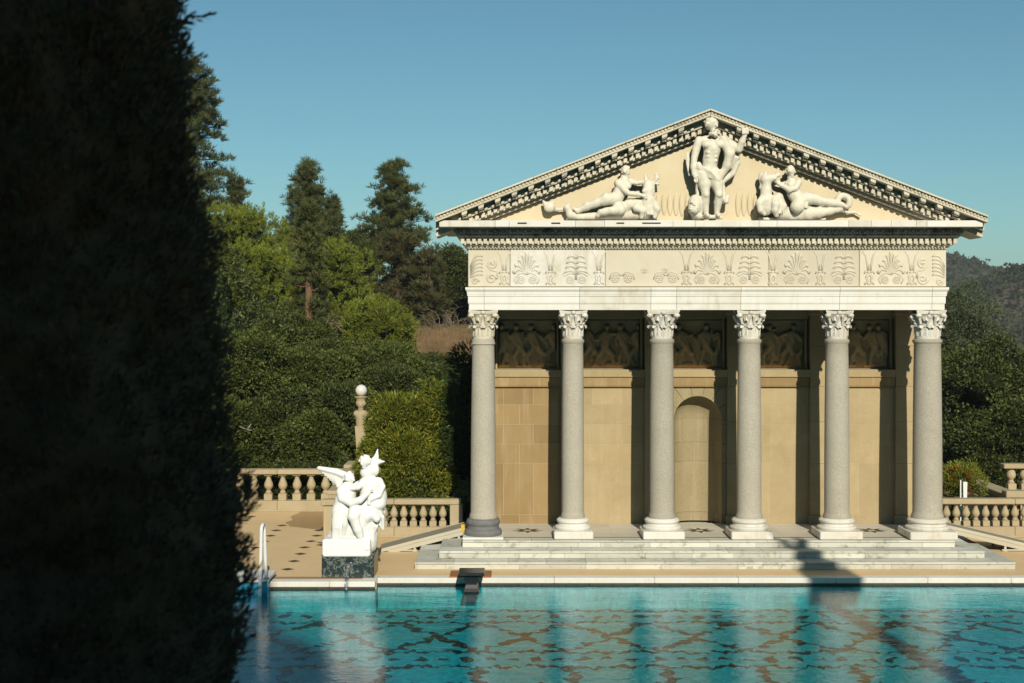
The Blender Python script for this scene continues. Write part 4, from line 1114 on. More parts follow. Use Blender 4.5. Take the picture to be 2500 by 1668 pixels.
def statue_bearded():
    c = lambda x, y, d=0.0: Q(1640 + x/5.227, 260 + y/5.227, d)
    S = Sculpt(c(130, 1450, -.16) - [0, .62, 0], c(1010, 90, -.16) , .0135)
    S = Sculpt([c(130,0)[0], PY - .55, c(0,1450)[2]], [c(1010,0)[0], PY + .14, c(0,90)[2]], .0135)
    # torso
    S.cap(c(462, 850, .10), c(480, 700, .12), .195, .175, .04); S.cap(c(480, 700, .12), c(505, 550, .14), .175, .215, .05)
    S.cap(c(390, 450, .12), c(640, 450, .12), .125, .125, .08); S.ell(c(440, 505, .26), (.145, .10, .10), .02); S.ell(c(585, 500, .26), (.145, .10, .10), .02)
    for i in range(3):
        for q in (-1, 1): S.ell(c(490 + q*36, 605 + 52*i, .275 - .015*i), (.075, .055, .052), .010)
    S.cap(c(515, 430, .12), c(505, 350, .14), .10, .09, .04)
    head(S, c(488, 250, .24), .205, face=(.55, -.83), beard=True, seed=3)
    S.cap(c(488, 590, .40), c(480, 780, .38), .022, .022, sub=True); S.ell(c(480, 735, .36), .03, sub=True)
    # hanging right arm (left in the picture)
    limb(S, [c(345, 450, .12), c(300, 560, .12), c(275, 670, .14), c(262, 790, .18), c(272, 880, .2)], [.115, .105, .082, .075, .055])
    hand(S, c(272, 870, .2), c(310, 990, .2) - c(272, 870, .2), np.array([1, -.4, 0]), .24, .5)
    # raised left arm
    limb(S, [c(670, 450, .14), c(770, 520, .16), c(838, 560, .22), c(872, 470, .30), c(895, 400, .33)], [.125, .115, .09, .08, .06])
    for i in range(4): S.cap(c(868, 372 - i*19, .42), c(940, 352 - i*18 + 10, .36), .026, .024, .004)
    S.ell(c(905, 355, .33), (.075, .06, .09), .02); S.cap(c(872, 388, .38), c(905, 318, .40), .028, .024, .006)
    # legs
    limb(S, [c(395, 880, .12), c(405, 1000, .15), c(418, 1120, .19), c(412, 1225, .12), c(432, 1380, .12)], [.18, .15, .098, .108, .058], .02); S.ell(c(420, 1135, .24), (.07, .06, .08), .012)
    limb(S, [c(535, 880, .14), c(560, 1000, .20), c(585, 1130, .27), c(575, 1235, .18), c(560, 1385, .15)], [.18, .15, .098, .105, .058], .02); S.ell(c(586, 1140, .33), (.07, .06, .08), .012)
    for a in (c(425, 1400, .12), c(560, 1400, .16)): S.cap(a, a + [.03, -.17, -.0], .06, .05, .03)
    # drapery round the hips, and the cloak falling from the raised arm
    for i in range(9):
        t_ = i/8; a = c(318 + 20*math.sin(i*2), 760 + 12*i, .20); b = c(480 + 12*i, 850 + 14*i, .33); e = c(610, 830 + 8*i, .22)
        S.path([a, b, e], [.028, .034, .028], .006)
    S.ell(c(330, 770, .22), (.07, .06, .10), .03)
    S.path([c(640, 440, .22), c(720, 620, .24), c(690, 760, .2), c(620, 900, .16)], [.11, .12, .10, .07], .04)
    for i in range(6):
        S.path([c(700 + 18*i, 470 + 14*i, .18 - .02*i), c(730 + 20*i, 640 + 5*i, .10), c(650 + 24*i, 860 - 22*i, .03), c(600 + 16*i, 960 - 25*i, .0)], [.035, .045, .045, .03], .008)
    S.path([c(830, 600, .06), c(835, 720, .02), c(775, 860, .0), c(640, 965, .0), c(620, 1080, .0)], [.05, .07, .07, .06, .05], .03)
    S.path([c(600, 900, .0), c(640, 1050, .0), c(655, 1180, .04), c(690, 1215, .05), c(720, 1140, .03)], [.09, .08, .085, .06, .025], .03)
    for i in range(3): S.path([c(195 + 12*i, 580 + 10*i, -.02), c(190 + 14*i, 720, .0), c(225 + 12*i, 880, .02)], [.012, .022, .02], .01)
    S.cap(c(320, 960, .05), c(330, 1110, .03), .05, .05, .03)
    # dolphin at the feet
    S.ell(c(285, 1260, .10), (.165, .19, .245), .05); S.ell(c(262, 1330, .20), (.13, .16, .12), .04)
    S.ell(c(252, 1280, .36), (.075, .12, .035), 0, sub=True)
    S.cap(c(215, 1320, .32), c(300, 1310, .32), .03, .03, .01); S.ell(c(240, 1235, .27), .04, .01); S.cap(c(260, 1380, .15), c(350, 1405, .12), .06, .07, .03)
    S.cap(c(330, 1200, .06), c(330, 1390, .06), .12, .10, .05)
    S.cap(c(270, 1418, .05), c(620, 1418, .05), .05, .05, .03); S.cap(c(440, 1416, .2), c(570, 1416, .2), .05, .05, .03)
    S.rough(.009, 26, 41)
    o = link_mesh('statue', S.mesh('statue'), M['relief_fig'])
    tag(o, 'tall bearded standing man with cloak, carved at the middle of the pediment', 'statue')
PY = 34.60
statue_bearded()
PY = 34.74

def statue_left():
    c = lambda x, y, d=0.0: Q(1300 + x/3.917, 260 + y/3.917, d)
    S = Sculpt([c(60,0)[0], PY - .55, c(0,1085)[2]], [c(1250,0)[0], PY + .14, c(0,540)[2]], .0135)
    head(S, c(885, 632, .16), .135, face=(.75, -.66), seed=5)
    S.cap(c(875, 700, .12), c(868, 670, .14), .075, .07, .03)
    S.cap(c(800, 880, .16), c(845, 800, .14), .165, .16, .05); S.cap(c(845, 800, .14), c(868, 735, .13), .16, .15, .05)
    S.cap(c(810, 740, .16), c(925, 735, .08), .09, .08, .05); S.ell(c(905, 770, .24), (.09, .08, .09), .04)
    limb(S, [c(812, 742, .22), c(860, 800, .30), c(915, 845, .34), c(990, 850, .36), c(1030, 862, .36)], [.088, .08, .062, .058, .045])
    hand(S, c(1025, 860, .36), c(1090, 885, .34) - c(1025, 860, .36), np.array([0, -.3, 1]), .20, .4)
    limb(S, [c(925, 715, .06), c(985, 735, .06), c(1050, 728, .08)], [.075, .062, .05]); S.ell(c(1055, 730, .08), .055, .02)
    limb(S, [c(795, 890, .18), c(700, 895, .24), c(610, 930, .24), c(520, 960, .2), c(430, 1005, .18)], [.165, .15, .105, .105, .06]); S.cap(c(430, 1008, .18), c(395, 985, .20), .055, .04, .03)
    limb(S, [c(800, 930, .16), c(830, 1000, .28), c(740, 1005, .28), c(650, 1020, .24), c(620, 1050, .22)], [.15, .12, .10, .085, .05])
    S.path([c(1060, 1020, .08), c(860, 1030, .06), c(640, 1050, .06), c(440, 1055, .08), c(360, 1035, .10), c(330, 970, .12), c(345, 940, .12)], [.16, .13, .09, .085, .095, .075, .03], .04)
    S.path([c(370, 1000, .06), c(300, 985, .0), c(220, 985, .0), c(165, 970, .06)], [.05, .035, .04, .12], .03); S.ell(c(160, 965, .10), (.13, .08, .13), .02); S.cap(c(120, 935, .08), c(98, 905, .06), .06, .02, .02); S.cap(c(170, 930, .08), c(200, 915, .06), .06, .03, .02)
    # sea horse
    S.ell(c(1090, 960, .14), (.22, .18, .26), .05); S.path([c(1085, 900, .16), c(1105, 820, .16), c(1105, 770, .14)], [.17, .14, .14], .05)
    S.ell(c(1105, 770, .14), (.14, .13, .16), .04); S.cap(c(1100, 800, .22), c(1060, 820, .27), .09, .07, .04)
    S.cap(c(1082, 715, .12), c(1070, 655, .10), .05, .02, .02); S.cap(c(1150, 740, .12), c(1185, 690, .14), .05, .05, .03)
    for i in range(5): S.cap(c(1170, 655 + 22*i, .14), c(1205, 652 + 24*i, .12), .026, .024, .006)
    S.path([c(1000, 940, .22), c(985, 980, .28), c(1040, 1010, .30), c(1030, 1065, .26)], [.10, .09, .07, .055], .03); S.path([c(1150, 940, .20), c(1180, 990, .26), c(1160, 1060, .24)], [.10, .09, .055], .03)
    S.path([c(860, 980, .12), c(930, 940, .16), c(1000, 930, .16)], [.14, .13, .13], .05)
    for i in range(5): S.cap(c(1080 + i*16, 880, .30), c(1090 + i*16, 1040, .28), .02, .02, .015)
    S.cap(c(340, 1078, .04), c(1190, 1078, .04), .045, .045, .02)
    S.rough(.009, 26, 41)
    o = link_mesh('statue', S.mesh('statue'), M['relief_fig'])
    tag(o, 'reclining nude with a horned sea beast, carved in the left half of the pediment', 'statue')
statue_left()

def statue_right():
    c = lambda x, y, d=0.0: Q(1820 + x/7.833, 380 + y/7.833, d)
    S = Sculpt([c(60,0)[0], PY - .55, c(0,1235)[2]], [c(2280,0)[0], PY + .14, c(0,150)[2]], .0135)
    head(S, c(835, 320, .18), .135, face=(.80, -.60), seed=8)
    S.cap(c(835, 430, .14), c(850, 500, .14), .07, .08, .03)
    S.cap(c(790, 560, .12), c(985, 520, .14), .085, .09, .05); S.cap(c(880, 600, .14), c(900, 740, .15), .165, .15, .05); S.cap(c(900, 740, .15), c(1000, 870, .16), .155, .18, .05)
    limb(S, [c(980, 530, .20), c(900, 640, .30), c(790, 680, .34), c(680, 620, .36), c(600, 570, .34)], [.092, .08, .068, .062, .046])
    hand(S, c(610, 575, .34), c(500, 490, .32) - c(610, 575, .34), np.array([.5, 0, 1]), .20, .2)
    limb(S, [c(800, 540, .08), c(690, 560, .06), c(590, 520, .08)], [.075, .062, .05])
    limb(S, [c(1020, 830, .16), c(1250, 840, .20), c(1450, 890, .20), c(1650, 920, .18), c(1830, 950, .16)], [.17, .14, .105, .10, .055]); S.cap(c(1830, 950, .16), c(1880, 990, .20), .055, .04, .03)
    S.ell(c(950, 990, .30), (.17, .15, .16), .05); S.cap(c(1000, 900, .22), c(930, 1010, .32), .15, .13, .05)
    S.path([c(700, 1090, .08), c(900, 1140, .06), c(1150, 1110, .14), c(1400, 1090, .14), c(1620, 1060, .12), c(1800, 1020, .10)], [.17, .14, .16, .125, .09, .07], .04)
    ring = [c(1850 + 115*math.cos(a), 890 + 115*math.sin(a), .10) for a in [2.6 + .42*i for i in range(14)]]
    S.path([c(1760, 860, .10)] + ring, [.055] + [.075]*11 + [.06, .05, .035], .02)
    S.path([c(1800, 1030, .08), c(1950, 1090, .0), c(2100, 1080, -.02), c(2200, 1140, -.02)], [.06, .035, .035, .03], .02)
    for i in range(4): S.path([c(1020, 900 + 20*i, .30), c(1120, 930 + 28*i, .30), c(1150, 1010 + 16*i, .26)], [.02, .025, .02], .015)
    # beast
    S.ell(c(370, 950, .12), (.22, .19, .26), .05); S.path([c(370, 860, .16), c(370, 700, .16), c(380, 560, .16)], [.17, .125, .115], .05)
    S.cap(c(370, 470, .16), c(500, 440, .20), .14, .09, .04); S.cap(c(560, 400, .18), c(600, 380, .16), .05, .06, .03)
    for i in range(9): S.ell(c(290 - 12*math.sin(i*.8), 370 + 32*i, .12), (.06, .06, .05), .012)
    S.cap(c(350, 370, .16), c(360, 330, .16), .05, .03, .02)
    S.path([c(290, 860, .24), c(230, 930, .28), c(250, 1060, .30), c(320, 1130, .28)], [.10, .095, .07, .05], .025); S.path([c(510, 850, .24), c(530, 950, .30), c(520, 1060, .30), c(550, 1150, .26)], [.11, .10, .085, .06], .025)
    for i in range(6): S.cap(c(470 + i*40, 900, .36 - .02*i), c(490 + i*36, 1120, .32), .022, .018, .012)
    S.path([c(600, 820, .16), c(660, 980, .20), c(700, 1120, .14)], [.13, .12, .12], .04)
    S.cap(c(280, 1215, .04), c(1500, 1215, .04), .045, .045, .02)
    S.rough(.009, 26, 41)
    o = link_mesh('statue', S.mesh('statue'), M['relief_fig'])
    tag(o, 'reclining curly-haired nude beside a maned beast, carved in the right half of the pediment', 'statue')
statue_right()
# shallow fan of flutes behind the central figure, part of the tympanum
for s_, px0, n in ((-1, 1678, 6), (1, 1800, 6)):
    for i in range(n):
        px = px0 + s_ * i * 14.5; h = .62 - .02*i
        MB().ball((PX(px, 35), 34.885, PZ(500, 35)), (.068, .028, h*.5), 10, 8).build('flute', M['tymp'], temple, smooth=True)

# ---------------------------------------------------------------- the group on the pool edge
SY = 32.98
def statue_group():
    k0 = SY / F
    c = lambda x, y, d=0.0: np.array([PX(740 + x/4.125, SY), SY - d, PZ(1080 + y/4.126, SY)])
    S = Sculpt([c(100,0)[0], SY - .62, c(0,1140)[2]], [c(850,0)[0], SY + .62, c(0,50)[2]], .0135)
    # plinth block and rock
    z1_, z0_ = c(0, 950)[2], c(0, 1125)[2]
    S.box([ (c(215,0)[0]+c(695,0)[0])/2, SY + .03, (z0_+z1_)/2], [(c(695,0)[0]-c(215,0)[0])/2, .46, (z1_-z0_)/2], .05)
    S.ell(c(640, 900, -.02), (.22, .34, .42), .06); S.ell(c(560, 850, -.05), (.24, .34, .32), .06); S.ell(c(700, 960, -.05), (.12, .30, .34), .05)
    for i in range(16): S.ell(c(640 + random.uniform(-10, 150), 680 + random.uniform(0, 170), random.uniform(-.1, .32)), random.uniform(.06, .12), .03)
    for i in range(6): S.cap(c(750 + 12*i, 690 + 10*i, .10 + .02*i), c(760 + 10*i, 800 + 14*i, .12), .04, .025, .012)
    S.ell(c(655, 770, -.04), (.27, .32, .24), .05); S.ell(c(590, 900, -.02), (.28, .34, .30), .06); S.ell(c(480, 850, -.06), (.20, .28, .32), .06); S.ell(c(735, 720, .06), (.17, .26, .15), .04)
    for i in range(9): S.path([c(600 + 18*i, 700 + 6*i, .30 - .02*i), c(620 + 16*i, 800 + 5*i, .33 - .02*i), c(600 + 14*i, 930, .30 - .02*i)], [.03, .035, .025], .010)
    for i in range(6): S.path([c(330 + 16*i, 720, .26 + .02*i - .003*i*i), c(325 + 15*i, 840, .27 + .02*i), c(320 + 16*i, 935, .24 + .02*i)], [.022, .028, .03], .012)
    # kneeling winged figure
    limb(S, [c(395, 700, .10), c(385, 800, .12), c(365, 915, .14)], [.235, .215, .16], .05); S.cap(c(365, 925, .10), c(280, 930, -.20), .13, .08, .04); S.cap(c(300, 915, -.16), c(255, 975, -.2), .07, .05, .03)
    S.cap(c(300, 860, -.1), c(315, 905, -.1), .06, .07, .03)
    limb(S, [c(420, 690, .02), c(470, 800, -.04), c(440, 920, -.06)], [.22, .19, .12], .05)
    S.cap(c(400, 690, .06), c(425, 580, .06), .235, .215, .06); S.cap(c(425, 580, .06), c(455, 490, .04), .22, .20, .06)
    S.cap(c(405, 480, .12), c(515, 455, -.04), .13, .11, .06); S.cap(c(455, 440, .04), c(465, 400, .05), .085, .085, .03)
    head(S, c(468, 362, .06), .145, face=(.86, -.51), seed=12)
    for i in range(6): S.ell(c(425 + 4*i, 415 + 7*i, .10), .045, .015)
    limb(S, [c(395, 492, .16), c(410, 545, .26), c(500, 590, .36), c(590, 560, .40), c(660, 500, .36)], [.12, .11, .09, .08, .06])
    hand(S, c(655, 505, .36), c(720, 450, .3) - c(655, 505, .36), np.array([.3, -.2, 1]), .2, .4)
    limb(S, [c(515, 450, -.04), c(590, 410, -.02), c(650, 400, .02)], [.10, .08, .06])
    # wing
    for i in range(9):
        t_ = i/8
        S.path([c(425 - 3*i, 330 + 14*i, -.10 - .01*i), c(300 + 6*i, 300 + 19*i, -.16), c(138 + 25*i, 270 + 23*i, -.20)], [.055, .052, .030], .008)
    S.path([c(425, 340, -.1), c(330, 305, -.14), c(150, 268, -.18)], [.085, .080, .045], .02)
    # seated figure on the rock
    limb(S, [c(600, 640, .05), c(545, 680, .30), c(525, 720, .42)], [.20, .165, .125], .05); limb(S, [c(525, 720, .42), c(570, 850, .38), c(610, 960, .34), c(640, 1005, .34)], [.118, .105, .07, .052], .03); S.cap(c(620, 980, .34), c(665, 1045, .42), .058, .035, .03)
    limb(S, [c(660, 650, .05), c(640, 720, .25), c(600, 790, .28)], [.20, .16, .11], .05)
    S.cap(c(640, 640, .02), c(670, 520, .06), .21, .20, .06); S.cap(c(670, 520, .06), c(680, 420, .06), .20, .19, .06)
    S.cap(c(610, 400, .08), c(760, 395, .02), .10, .105, .06); S.cap(c(655, 370, .06), c(645, 300, .08), .085, .085, .03)
    limb(S, [c(770, 400, .04), c(800, 440, .14), c(770, 520, .24), c(690, 560, .30)], [.095, .08, .07, .05]); S.cap(c(685, 520, .28), c(675, 600, .30), .055, .04, .02)
    limb(S, [c(615, 400, .1), c(560, 440, .22), c(500, 455, .22)], [.085, .07, .05])
    S.ell(c(770, 560, -.06), (.17, .26, .30), .06); S.ell(c(740, 620, .05), (.22, .26, .16), .06)
    head(S, c(628, 195, .10), .148, face=(-.5, -.86), seed=14)
    S.ell(c(640, 305, .02), (.15, .15, .13), .05); S.ell(c(730, 280, .0), (.09, .12, .13), .04); S.ell(c(690, 240, .0), (.12, .12, .15), .05)
    # raised arm and fluttering wing tips behind the head
    limb(S, [c(690, 350, -.05), c(690, 260, -.08), c(720, 200, -.06)], [.09, .075, .06]); S.path([c(690, 210, -.04), c(735, 150, -.06), c(748, 72, -.08)], [.08, .055, .012], .03); S.path([c(700, 235, .0), c(760, 195, .0), c(815, 196, -.02)], [.075, .06, .018], .03)
    S.rough(.012, 22, 5, ([c(560,0)[0], SY - .6, c(0,940)[2]], [c(840,0)[0], SY + .6, c(0,690)[2]], .1))
    o = link_mesh('statue', S.mesh('statue'), M['statue'])
    tag(o, 'white marble group of a kneeling winged figure and a seated figure on the pool edge', 'statue')
statue_group()
# dark green marble pedestal with spout
px0, px1, yf = PX(785, POOL_Y), PX(913, POOL_Y), POOL_Y
ped = empty('pedestal', ((px0+px1)/2, yf + .5, 0), 'dark green veined marble pedestal with a water spout, under the white statue group', 'pedestal')
pz1 = PZ(1355.5, POOL_Y)
MB().cbox(px0, px1, yf + .02, yf + 1.05, .008, pz1 - .03, .01).build('block', M['green'], ped)
MB().cbox(px0 - .012, px1 + .012, yf + .008, yf + 1.06, pz1 - .028, pz1, .008).build('top_slab', M['green'], ped)
sx_, sz_ = PX(852, yf), PZ(1378, yf)
sp = MB(); sp.tube([(sx_ + .035, yf + .06, sz_), (sx_ + .03, yf - .03, sz_ - .005), (sx_ + .01, yf - .10, sz_ - .03), (sx_, yf - .14, sz_ - .07)], [.036, .036, .034, .034], 12); sp.build('spout', M['chrome'], ped, smooth=True)
sp = MB(); sp.tube([(sx_ + .035, yf + .02, sz_), (sx_ + .035, yf - .01, sz_)], [.06, .055], 14); sp.build('spout_collar', M['chrome'], ped, smooth=True)
t = NT('falling_water'); t.n.remove(t.b)
tr = t.n.new('ShaderNodeBsdfTransparent'); tr.inputs[0].default_value = (.88, .92, .92, 1); gl = t.n.new('ShaderNodeBsdfGlossy'); gl.inputs['Roughness'].default_value = .08
mx = t.n.new('ShaderNodeMixShader'); bp = t.n.new('ShaderNodeBump'); bp.inputs['Distance'].default_value = .03; t.l.new(t.noise(30, 3, .6, t.map((1,1,.5))), bp.inputs['Height']); t.l.new(bp.outputs[0], gl.inputs['Normal'])
mx.inputs[0].default_value = .42; t.l.new(tr.outputs[0], mx.inputs[1]); t.l.new(gl.outputs[0], mx.inputs[2]); t.l.new(mx.outputs[0], t.out.inputs[0]); M['jet'] = t.m
jt = MB(); path = []; rad = []
for k in range(26):
    t_ = k/25; path.append((sx_ - .012*t_ + .008*math.sin(k*1.9), yf - .15 - .34*t_**.55, sz_ - .085 - (sz_ - .085 - WATER_Z + .02)*t_**1.25)); rad.append(.028 + .016*abs(math.sin(k*2.3)) + .014*t_)
jt.tube(path, rad, 8)
for k in range(14):
    q = random.uniform(.3, 1); i = int(q*25); jt.ball((path[i][0] + random.uniform(-.05, .05), path[i][1] + random.uniform(-.03, .03), path[i][2]), random.uniform(.008, .016), 6, 4)
tag(jt.build('water_jet', M['jet'], None, smooth=True), 'thin stream of water falling from the pedestal spout into the pool', 'water jet')

# ================================================================== BALUSTRADES, LAMP, RAMPS, POOL FITTINGS
def baluster_mesh(h, r, name='baluster'):
    q = MB(); f = h / .61; a = .9
    q.cbox(-r*a, r*a, -r*a, r*a, 0, .15*f, .006); q.cbox(-r*.8, r*.8, -r*.8, r*.8, .15*f, .165*f, .004)
    pr = [(.62,.165), (.70,.18), (.70,.20), (.52,.215), (.47,.235), (.60,.26), (.88,.295), (1.0,.335), (1.0,.365), (.92,.405), (.70,.46), (.52,.51), (.46,.545), (.50,.555), (.66,.565), (.66,.575), (.75,.582), (.80,.61)]
    q.lathe([(x*r, z*f) for x, z in pr], n=16); q.cbox(-r*.88, r*.88, -r*.88, r*.88, .583*f, .612*f, .004)
    me = q.mesh(name, True); me.materials.append(M['bal']); sharp(me, 40); return me
BSM = baluster_mesh(.60, .105); BBG = baluster_mesh(.79, .138)
def balustrade(label, x0, x1, y, z0, hb, hm, hr, dep, me, sp, off=.2, along='x', posts=()):
    """base course, turned balusters and rail between x0 and x1 (or along y)"""
    L = x1 - x0
    e = empty('balustrade', ((x0 + x1)/2, y, z0) if along == 'x' else (y, (x0 + x1)/2, z0), label, 'balustrade', 'stone balustrades round the terrace')
    def bx(a, b, d0, d1, za, zb, nm, c=.015):
        q = MB()
        q.cbox(a, b, y + d0, y + d1, za, zb, c) if along == 'x' else q.cbox(y + d0, y + d1, a, b, za, zb, c)
        q.build(nm, M['bal'], e)
    n = max(1, round(L / 2.1))
    for k in range(n):
        a, b = x0 + L*k/n, x0 + L*(k+1)/n
        bx(a + .002, b - .002, -dep*.5, dep*.5, z0, z0 + hb, 'base_course'); bx(a + .002, b - .002, -dep*.56, dep*.56, z0 + hb + hm + .003, z0 + hb + hm + hr, 'rail', .02)
    if hb > .12: bx(x0, x1, -dep*.62, dep*.62, z0 - .003, z0 + .06, 'footing')
    s = x0 + off
    while s < x1 - off * .6:
        if not any(abs(s - p) < .2 for p in posts):
            place(me, 'baluster', s if along == 'x' else y, y if along == 'x' else s, z0 + hb + .001, e)
        s += sp
    for p in posts:
        q = MB(); w = .17
        if along == 'x': q.cbox(p - w, p + w, y - w*1.02, y + w*1.02, z0 + hb + .001, z0 + hb + hm + .001, .012)
        else: q.cbox(y - w, y + w, p - w, p + w, z0 + hb + .001, z0 + hb + hm + .001, .012)
        q.build('post', M['bal'], e)
    return e
YB1, YB2 = 38.5, 43.45
# left, lower run beside the temple
xl0, xl1 = PX(800, YB1), PX(1126, YB1)
balustrade('low stone balustrade between the white statue group and the left temple column', xl0, xl1, YB1, 0, .28, .605, .145, .30, BSM, .264, .74, 'x', (xl1 - .13,))
# pier that closes it behind the statue
pe = empty('stone_pier', (PX(812, YB1), YB1 - .1, 0), 'plain stone pier with a flat cap behind the white statue group', 'pier')
xp = PX(812, YB1)
MB().cbox(xp - .20, xp + .20, YB1 - .40, YB1 - .16, .005, .90, .012).build('shaft', M['bal'], pe); MB().cbox(xp - .26, xp + .26, YB1 - .46, YB1 - .155, .902, 1.06, .02).build('cap', M['bal'], pe)
# stepped coping climbing back from it
sc_ = empty('stepped_wall', (xp, 40.8, 0), 'stepped stone parapet rising behind the statue group towards the lamp', 'wall')
for k in range(4):
    y0 = YB1 + .2 + k*1.15; zt = 1.10 + .11*k
    MB().cbox(xp - .14 + .02*k, xp + .18 + .02*k, y0 + .002, y0 + 1.148, -.3, zt, .015).build('block', M['bal'], sc_); MB().cbox(xp - .2 + .02*k, xp + .24 + .02*k, y0 + .002, y0 + 1.148, zt + .002, zt + .12, .02).build('coping', M['bal'], sc_)
# left, rear and taller run
xr0, xr1 = -16.0, PX(856, YB2)
balustrade('tall stone balustrade with large balusters along the rear left of the deck', xr0, xr1, YB2, 0, .33, .80, .155, .36, BBG, .4345, (PX(586.5, YB2) - xr0) % .4345 + .0001)
# lamp standard: a herm with a globe
LY = 43.3; lx = PX(881, LY)
lamp = empty('lamp_standard', (lx, LY, 0), 'stone herm lamp standard topped by a white globe, among the shrubs', 'lamp')
MB().cbox(lx - .34, lx + .34, LY - .34, LY + .34, -.2, 1.36, .02).build('pedestal', M['bal'], lamp); MB().cbox(lx - .40, lx + .40, LY - .40, LY + .40, 1.362, 1.50, .03).build('pedestal_cap', M['bal'], lamp)
zc = lambda py: PZ(py, LY)
q = MB(); n = 8
def ring4(w, d, z): return [(lx - w, LY - d, z), (lx + w, LY - d, z), (lx + w, LY + d, z), (lx - w, LY + d, z)]
vs = ring4(.10, .10, 1.50) + ring4(.165, .15, zc(1040)); q.add(vs, [(0,1,5,4),(1,2,6,5),(2,3,7,6),(3,0,4,7),(4,5,6,7),(3,2,1,0)]); q.build('tapered_shaft', M['bal'], lamp)
S = Sculpt([lx - .32, LY - .32, zc(1042)], [lx + .32, LY + .32, zc(968)], .02)
S.cap((lx, LY, zc(1040)), (lx, LY, zc(1018)), .145, .16, .03); S.cap((lx - .13, LY, zc(1010)), (lx + .13, LY, zc(1010)), .10, .10, .05); S.cap((lx, LY - .02, zc(1006)), (lx, LY - .02, zc(996)), .08, .08, .03)
head(S, (lx, LY - .02, zc(988)), .155, (0, -1), seed=22); S.cap((lx, LY, zc(980)), (lx, LY, zc(972)), .12, .13, .02)
link_mesh('herm_bust', S.mesh('herm_bust'), M['bal'], lamp)
MB().lathe([(.12, zc(977.5)), (.15, zc(975)), (.15, zc(973)), (.20, zc(970)), (.20, zc(968)), (.07, zc(967.5)), (.07, zc(965))], lx, LY, 20).build('cap', M['bal'], lamp, auto=True)
MB().ball((lx + .01, LY, zc(953.5)), .178, 24, 16).build('globe', M['globe'], lamp, smooth=True)

# right side
xR0 = PX(2296, YB1)
balustrade('low stone balustrade to the right of the temple behind the ramp', xR0, 17.5, YB1, 0, .29, .605, .145, .30, BSM, .264, (PX(2310.5, YB1) - xR0))
XS = 13.56
sw = empty('parapet_wall', (XS, 40.2, 0), 'shaded stone parapet wall running back from the right balustrade', 'wall')
for k in range(2):
    a, b_ = 39.0 + 1.6*k, 39.0 + 1.6*(k+1); zt = PZ(1206, 38.9)
    MB().cbox(XS - .02, XS + .30, a + .002, b_ - .002, -.4, zt - .15, .012).build('wall_block', M['bal'], sw); MB().cbox(XS - .10, XS + .40, a + .002, b_ - .002, zt - .148, zt, .02).build('coping', M['bal'], sw)
pr_ = empty('stone_pier', (XS + .3, 38.95, 0), 'small capped stone pier where the right parapet meets the balustrade', 'pier')
MB().cbox(XS - .05, XS + .28, 38.68, 38.98, -.2, PZ(1215, 38.7), .012).build('shaft', M['bal'], pr_); MB().cbox(XS - .14, XS + .42, 38.60, 38.985, PZ(1215, 38.7) + .002, PZ(1203, 38.7) + .05, .02).build('cap', M['bal'], pr_)
xq0 = PX(2446, 43.4)
balustrade('upper stone balustrade at the far right edge behind the parapet wall', xq0, 18.5, 43.4, .55, .10, .66, .145, .34, BBG, .40, .28)
MB().box(xq0 - 1.6, 18.5, 43.0, 43.8, -.6, .545).build('terrace_wall', M['bal'], sw)
# slim white posts among the shrubs
for px, h0, h1, nm, w in ((2345, 1300, 1172, 'thin white post left of the red-berried shrub', .018), (2444.5, 1278, 1208, 'thin white post behind the right balustrade', .022)):
    X = PX(px, 39.2); MB().cbox(X - w, X + w, 39.2 - w, 39.2 + w, -.2, PZ(h1, 39.2), .005).build('post', M['white']); bpy.data.objects[-1] if False else None
    tag([o for o in COL.objects if o.name.split('.')[0] == 'post' and o.parent is None][-1], nm, 'post')
X = PX(2353.5, 39.4); bw = MB(); vs = []
q = MB(); q.add([(X - .03, 39.3, -.1), (X + .03, 39.3, -.1), (X + .03, 39.4, -.1), (X - .03, 39.4, -.1), (X - .055, 39.3, PZ(1176, 39.4)), (X + .06, 39.3, PZ(1176, 39.4)), (X + .06, 39.4, PZ(1176, 39.4)), (X - .055, 39.4, PZ(1176, 39.4))], [(0,3,2,1),(4,5,6,7),(0,1,5,4),(1,2,6,5),(2,3,7,6),(3,0,4,7)])
tag(q.build('post', M['white']), 'broad tapering white post under the red-berried shrub', 'post')

# wheelchair ramps on both sides
def ramp(label, xh, xl, zh, zl, y0, y1, yellow):
    e = empty('ramp', ((xh + xl)/2, y0, 0), label, 'ramp', 'ramps beside the temple steps')
    f = lambda x: zl + (zh - zl) * (x - xl) / (xh - xl); a, b_ = min(xh, xl), max(xh, xl)
    MB().cbox(a, b_, y0 + .05, y1 - .05, -.035, .002, .004, f).build('deck_plate', M['ramp'], e)
    for y in (y0, y1 - .05):
        MB().cbox(a, b_, y, y + .048, -.075, .008, .006, f).build('side_rail', M['ramp_f'], e)
        MB().cbox(a + .25, b_, y + .005, y + .043, -.185, -.078, .006, f).build('side_beam', M['ramp_f'], e)
    for t_ in (.42, .93):
        x = xl + (xh - xl)*t_
        for y in (y0 + .006, y1 - .044):
            MB().cbox(x - .03, x + .03, y, y + .038, .0, f(x) - .187, .004).build('leg', M['ramp_f'], e); MB().cbox(x - .06, x + .06, y - .02, y + .06, .002, .012, .002).build('foot', M['ramp_f'], e)
    x2, x3 = xl + (xh - xl)*.04, xl + (xh - xl)*.45
    MB().cbox(min(x2, x3), max(x2, x3), y0 + .008, y0 + .035, .015, .055, .004).build('brace', M['ramp_f'], e)
    if yellow: MB().cbox(xh - .10, xh - .01, y0 - .004, y0 + .055, f(xh) - .09, f(xh) + .07, .004).build('warning_patch', M['yellow'], e)
ramp('grey metal access ramp with a yellow corner, left of the temple steps', PX(1135, 36.1), PX(924, 36.1), .62, .05, 36.1, 37.08, True)
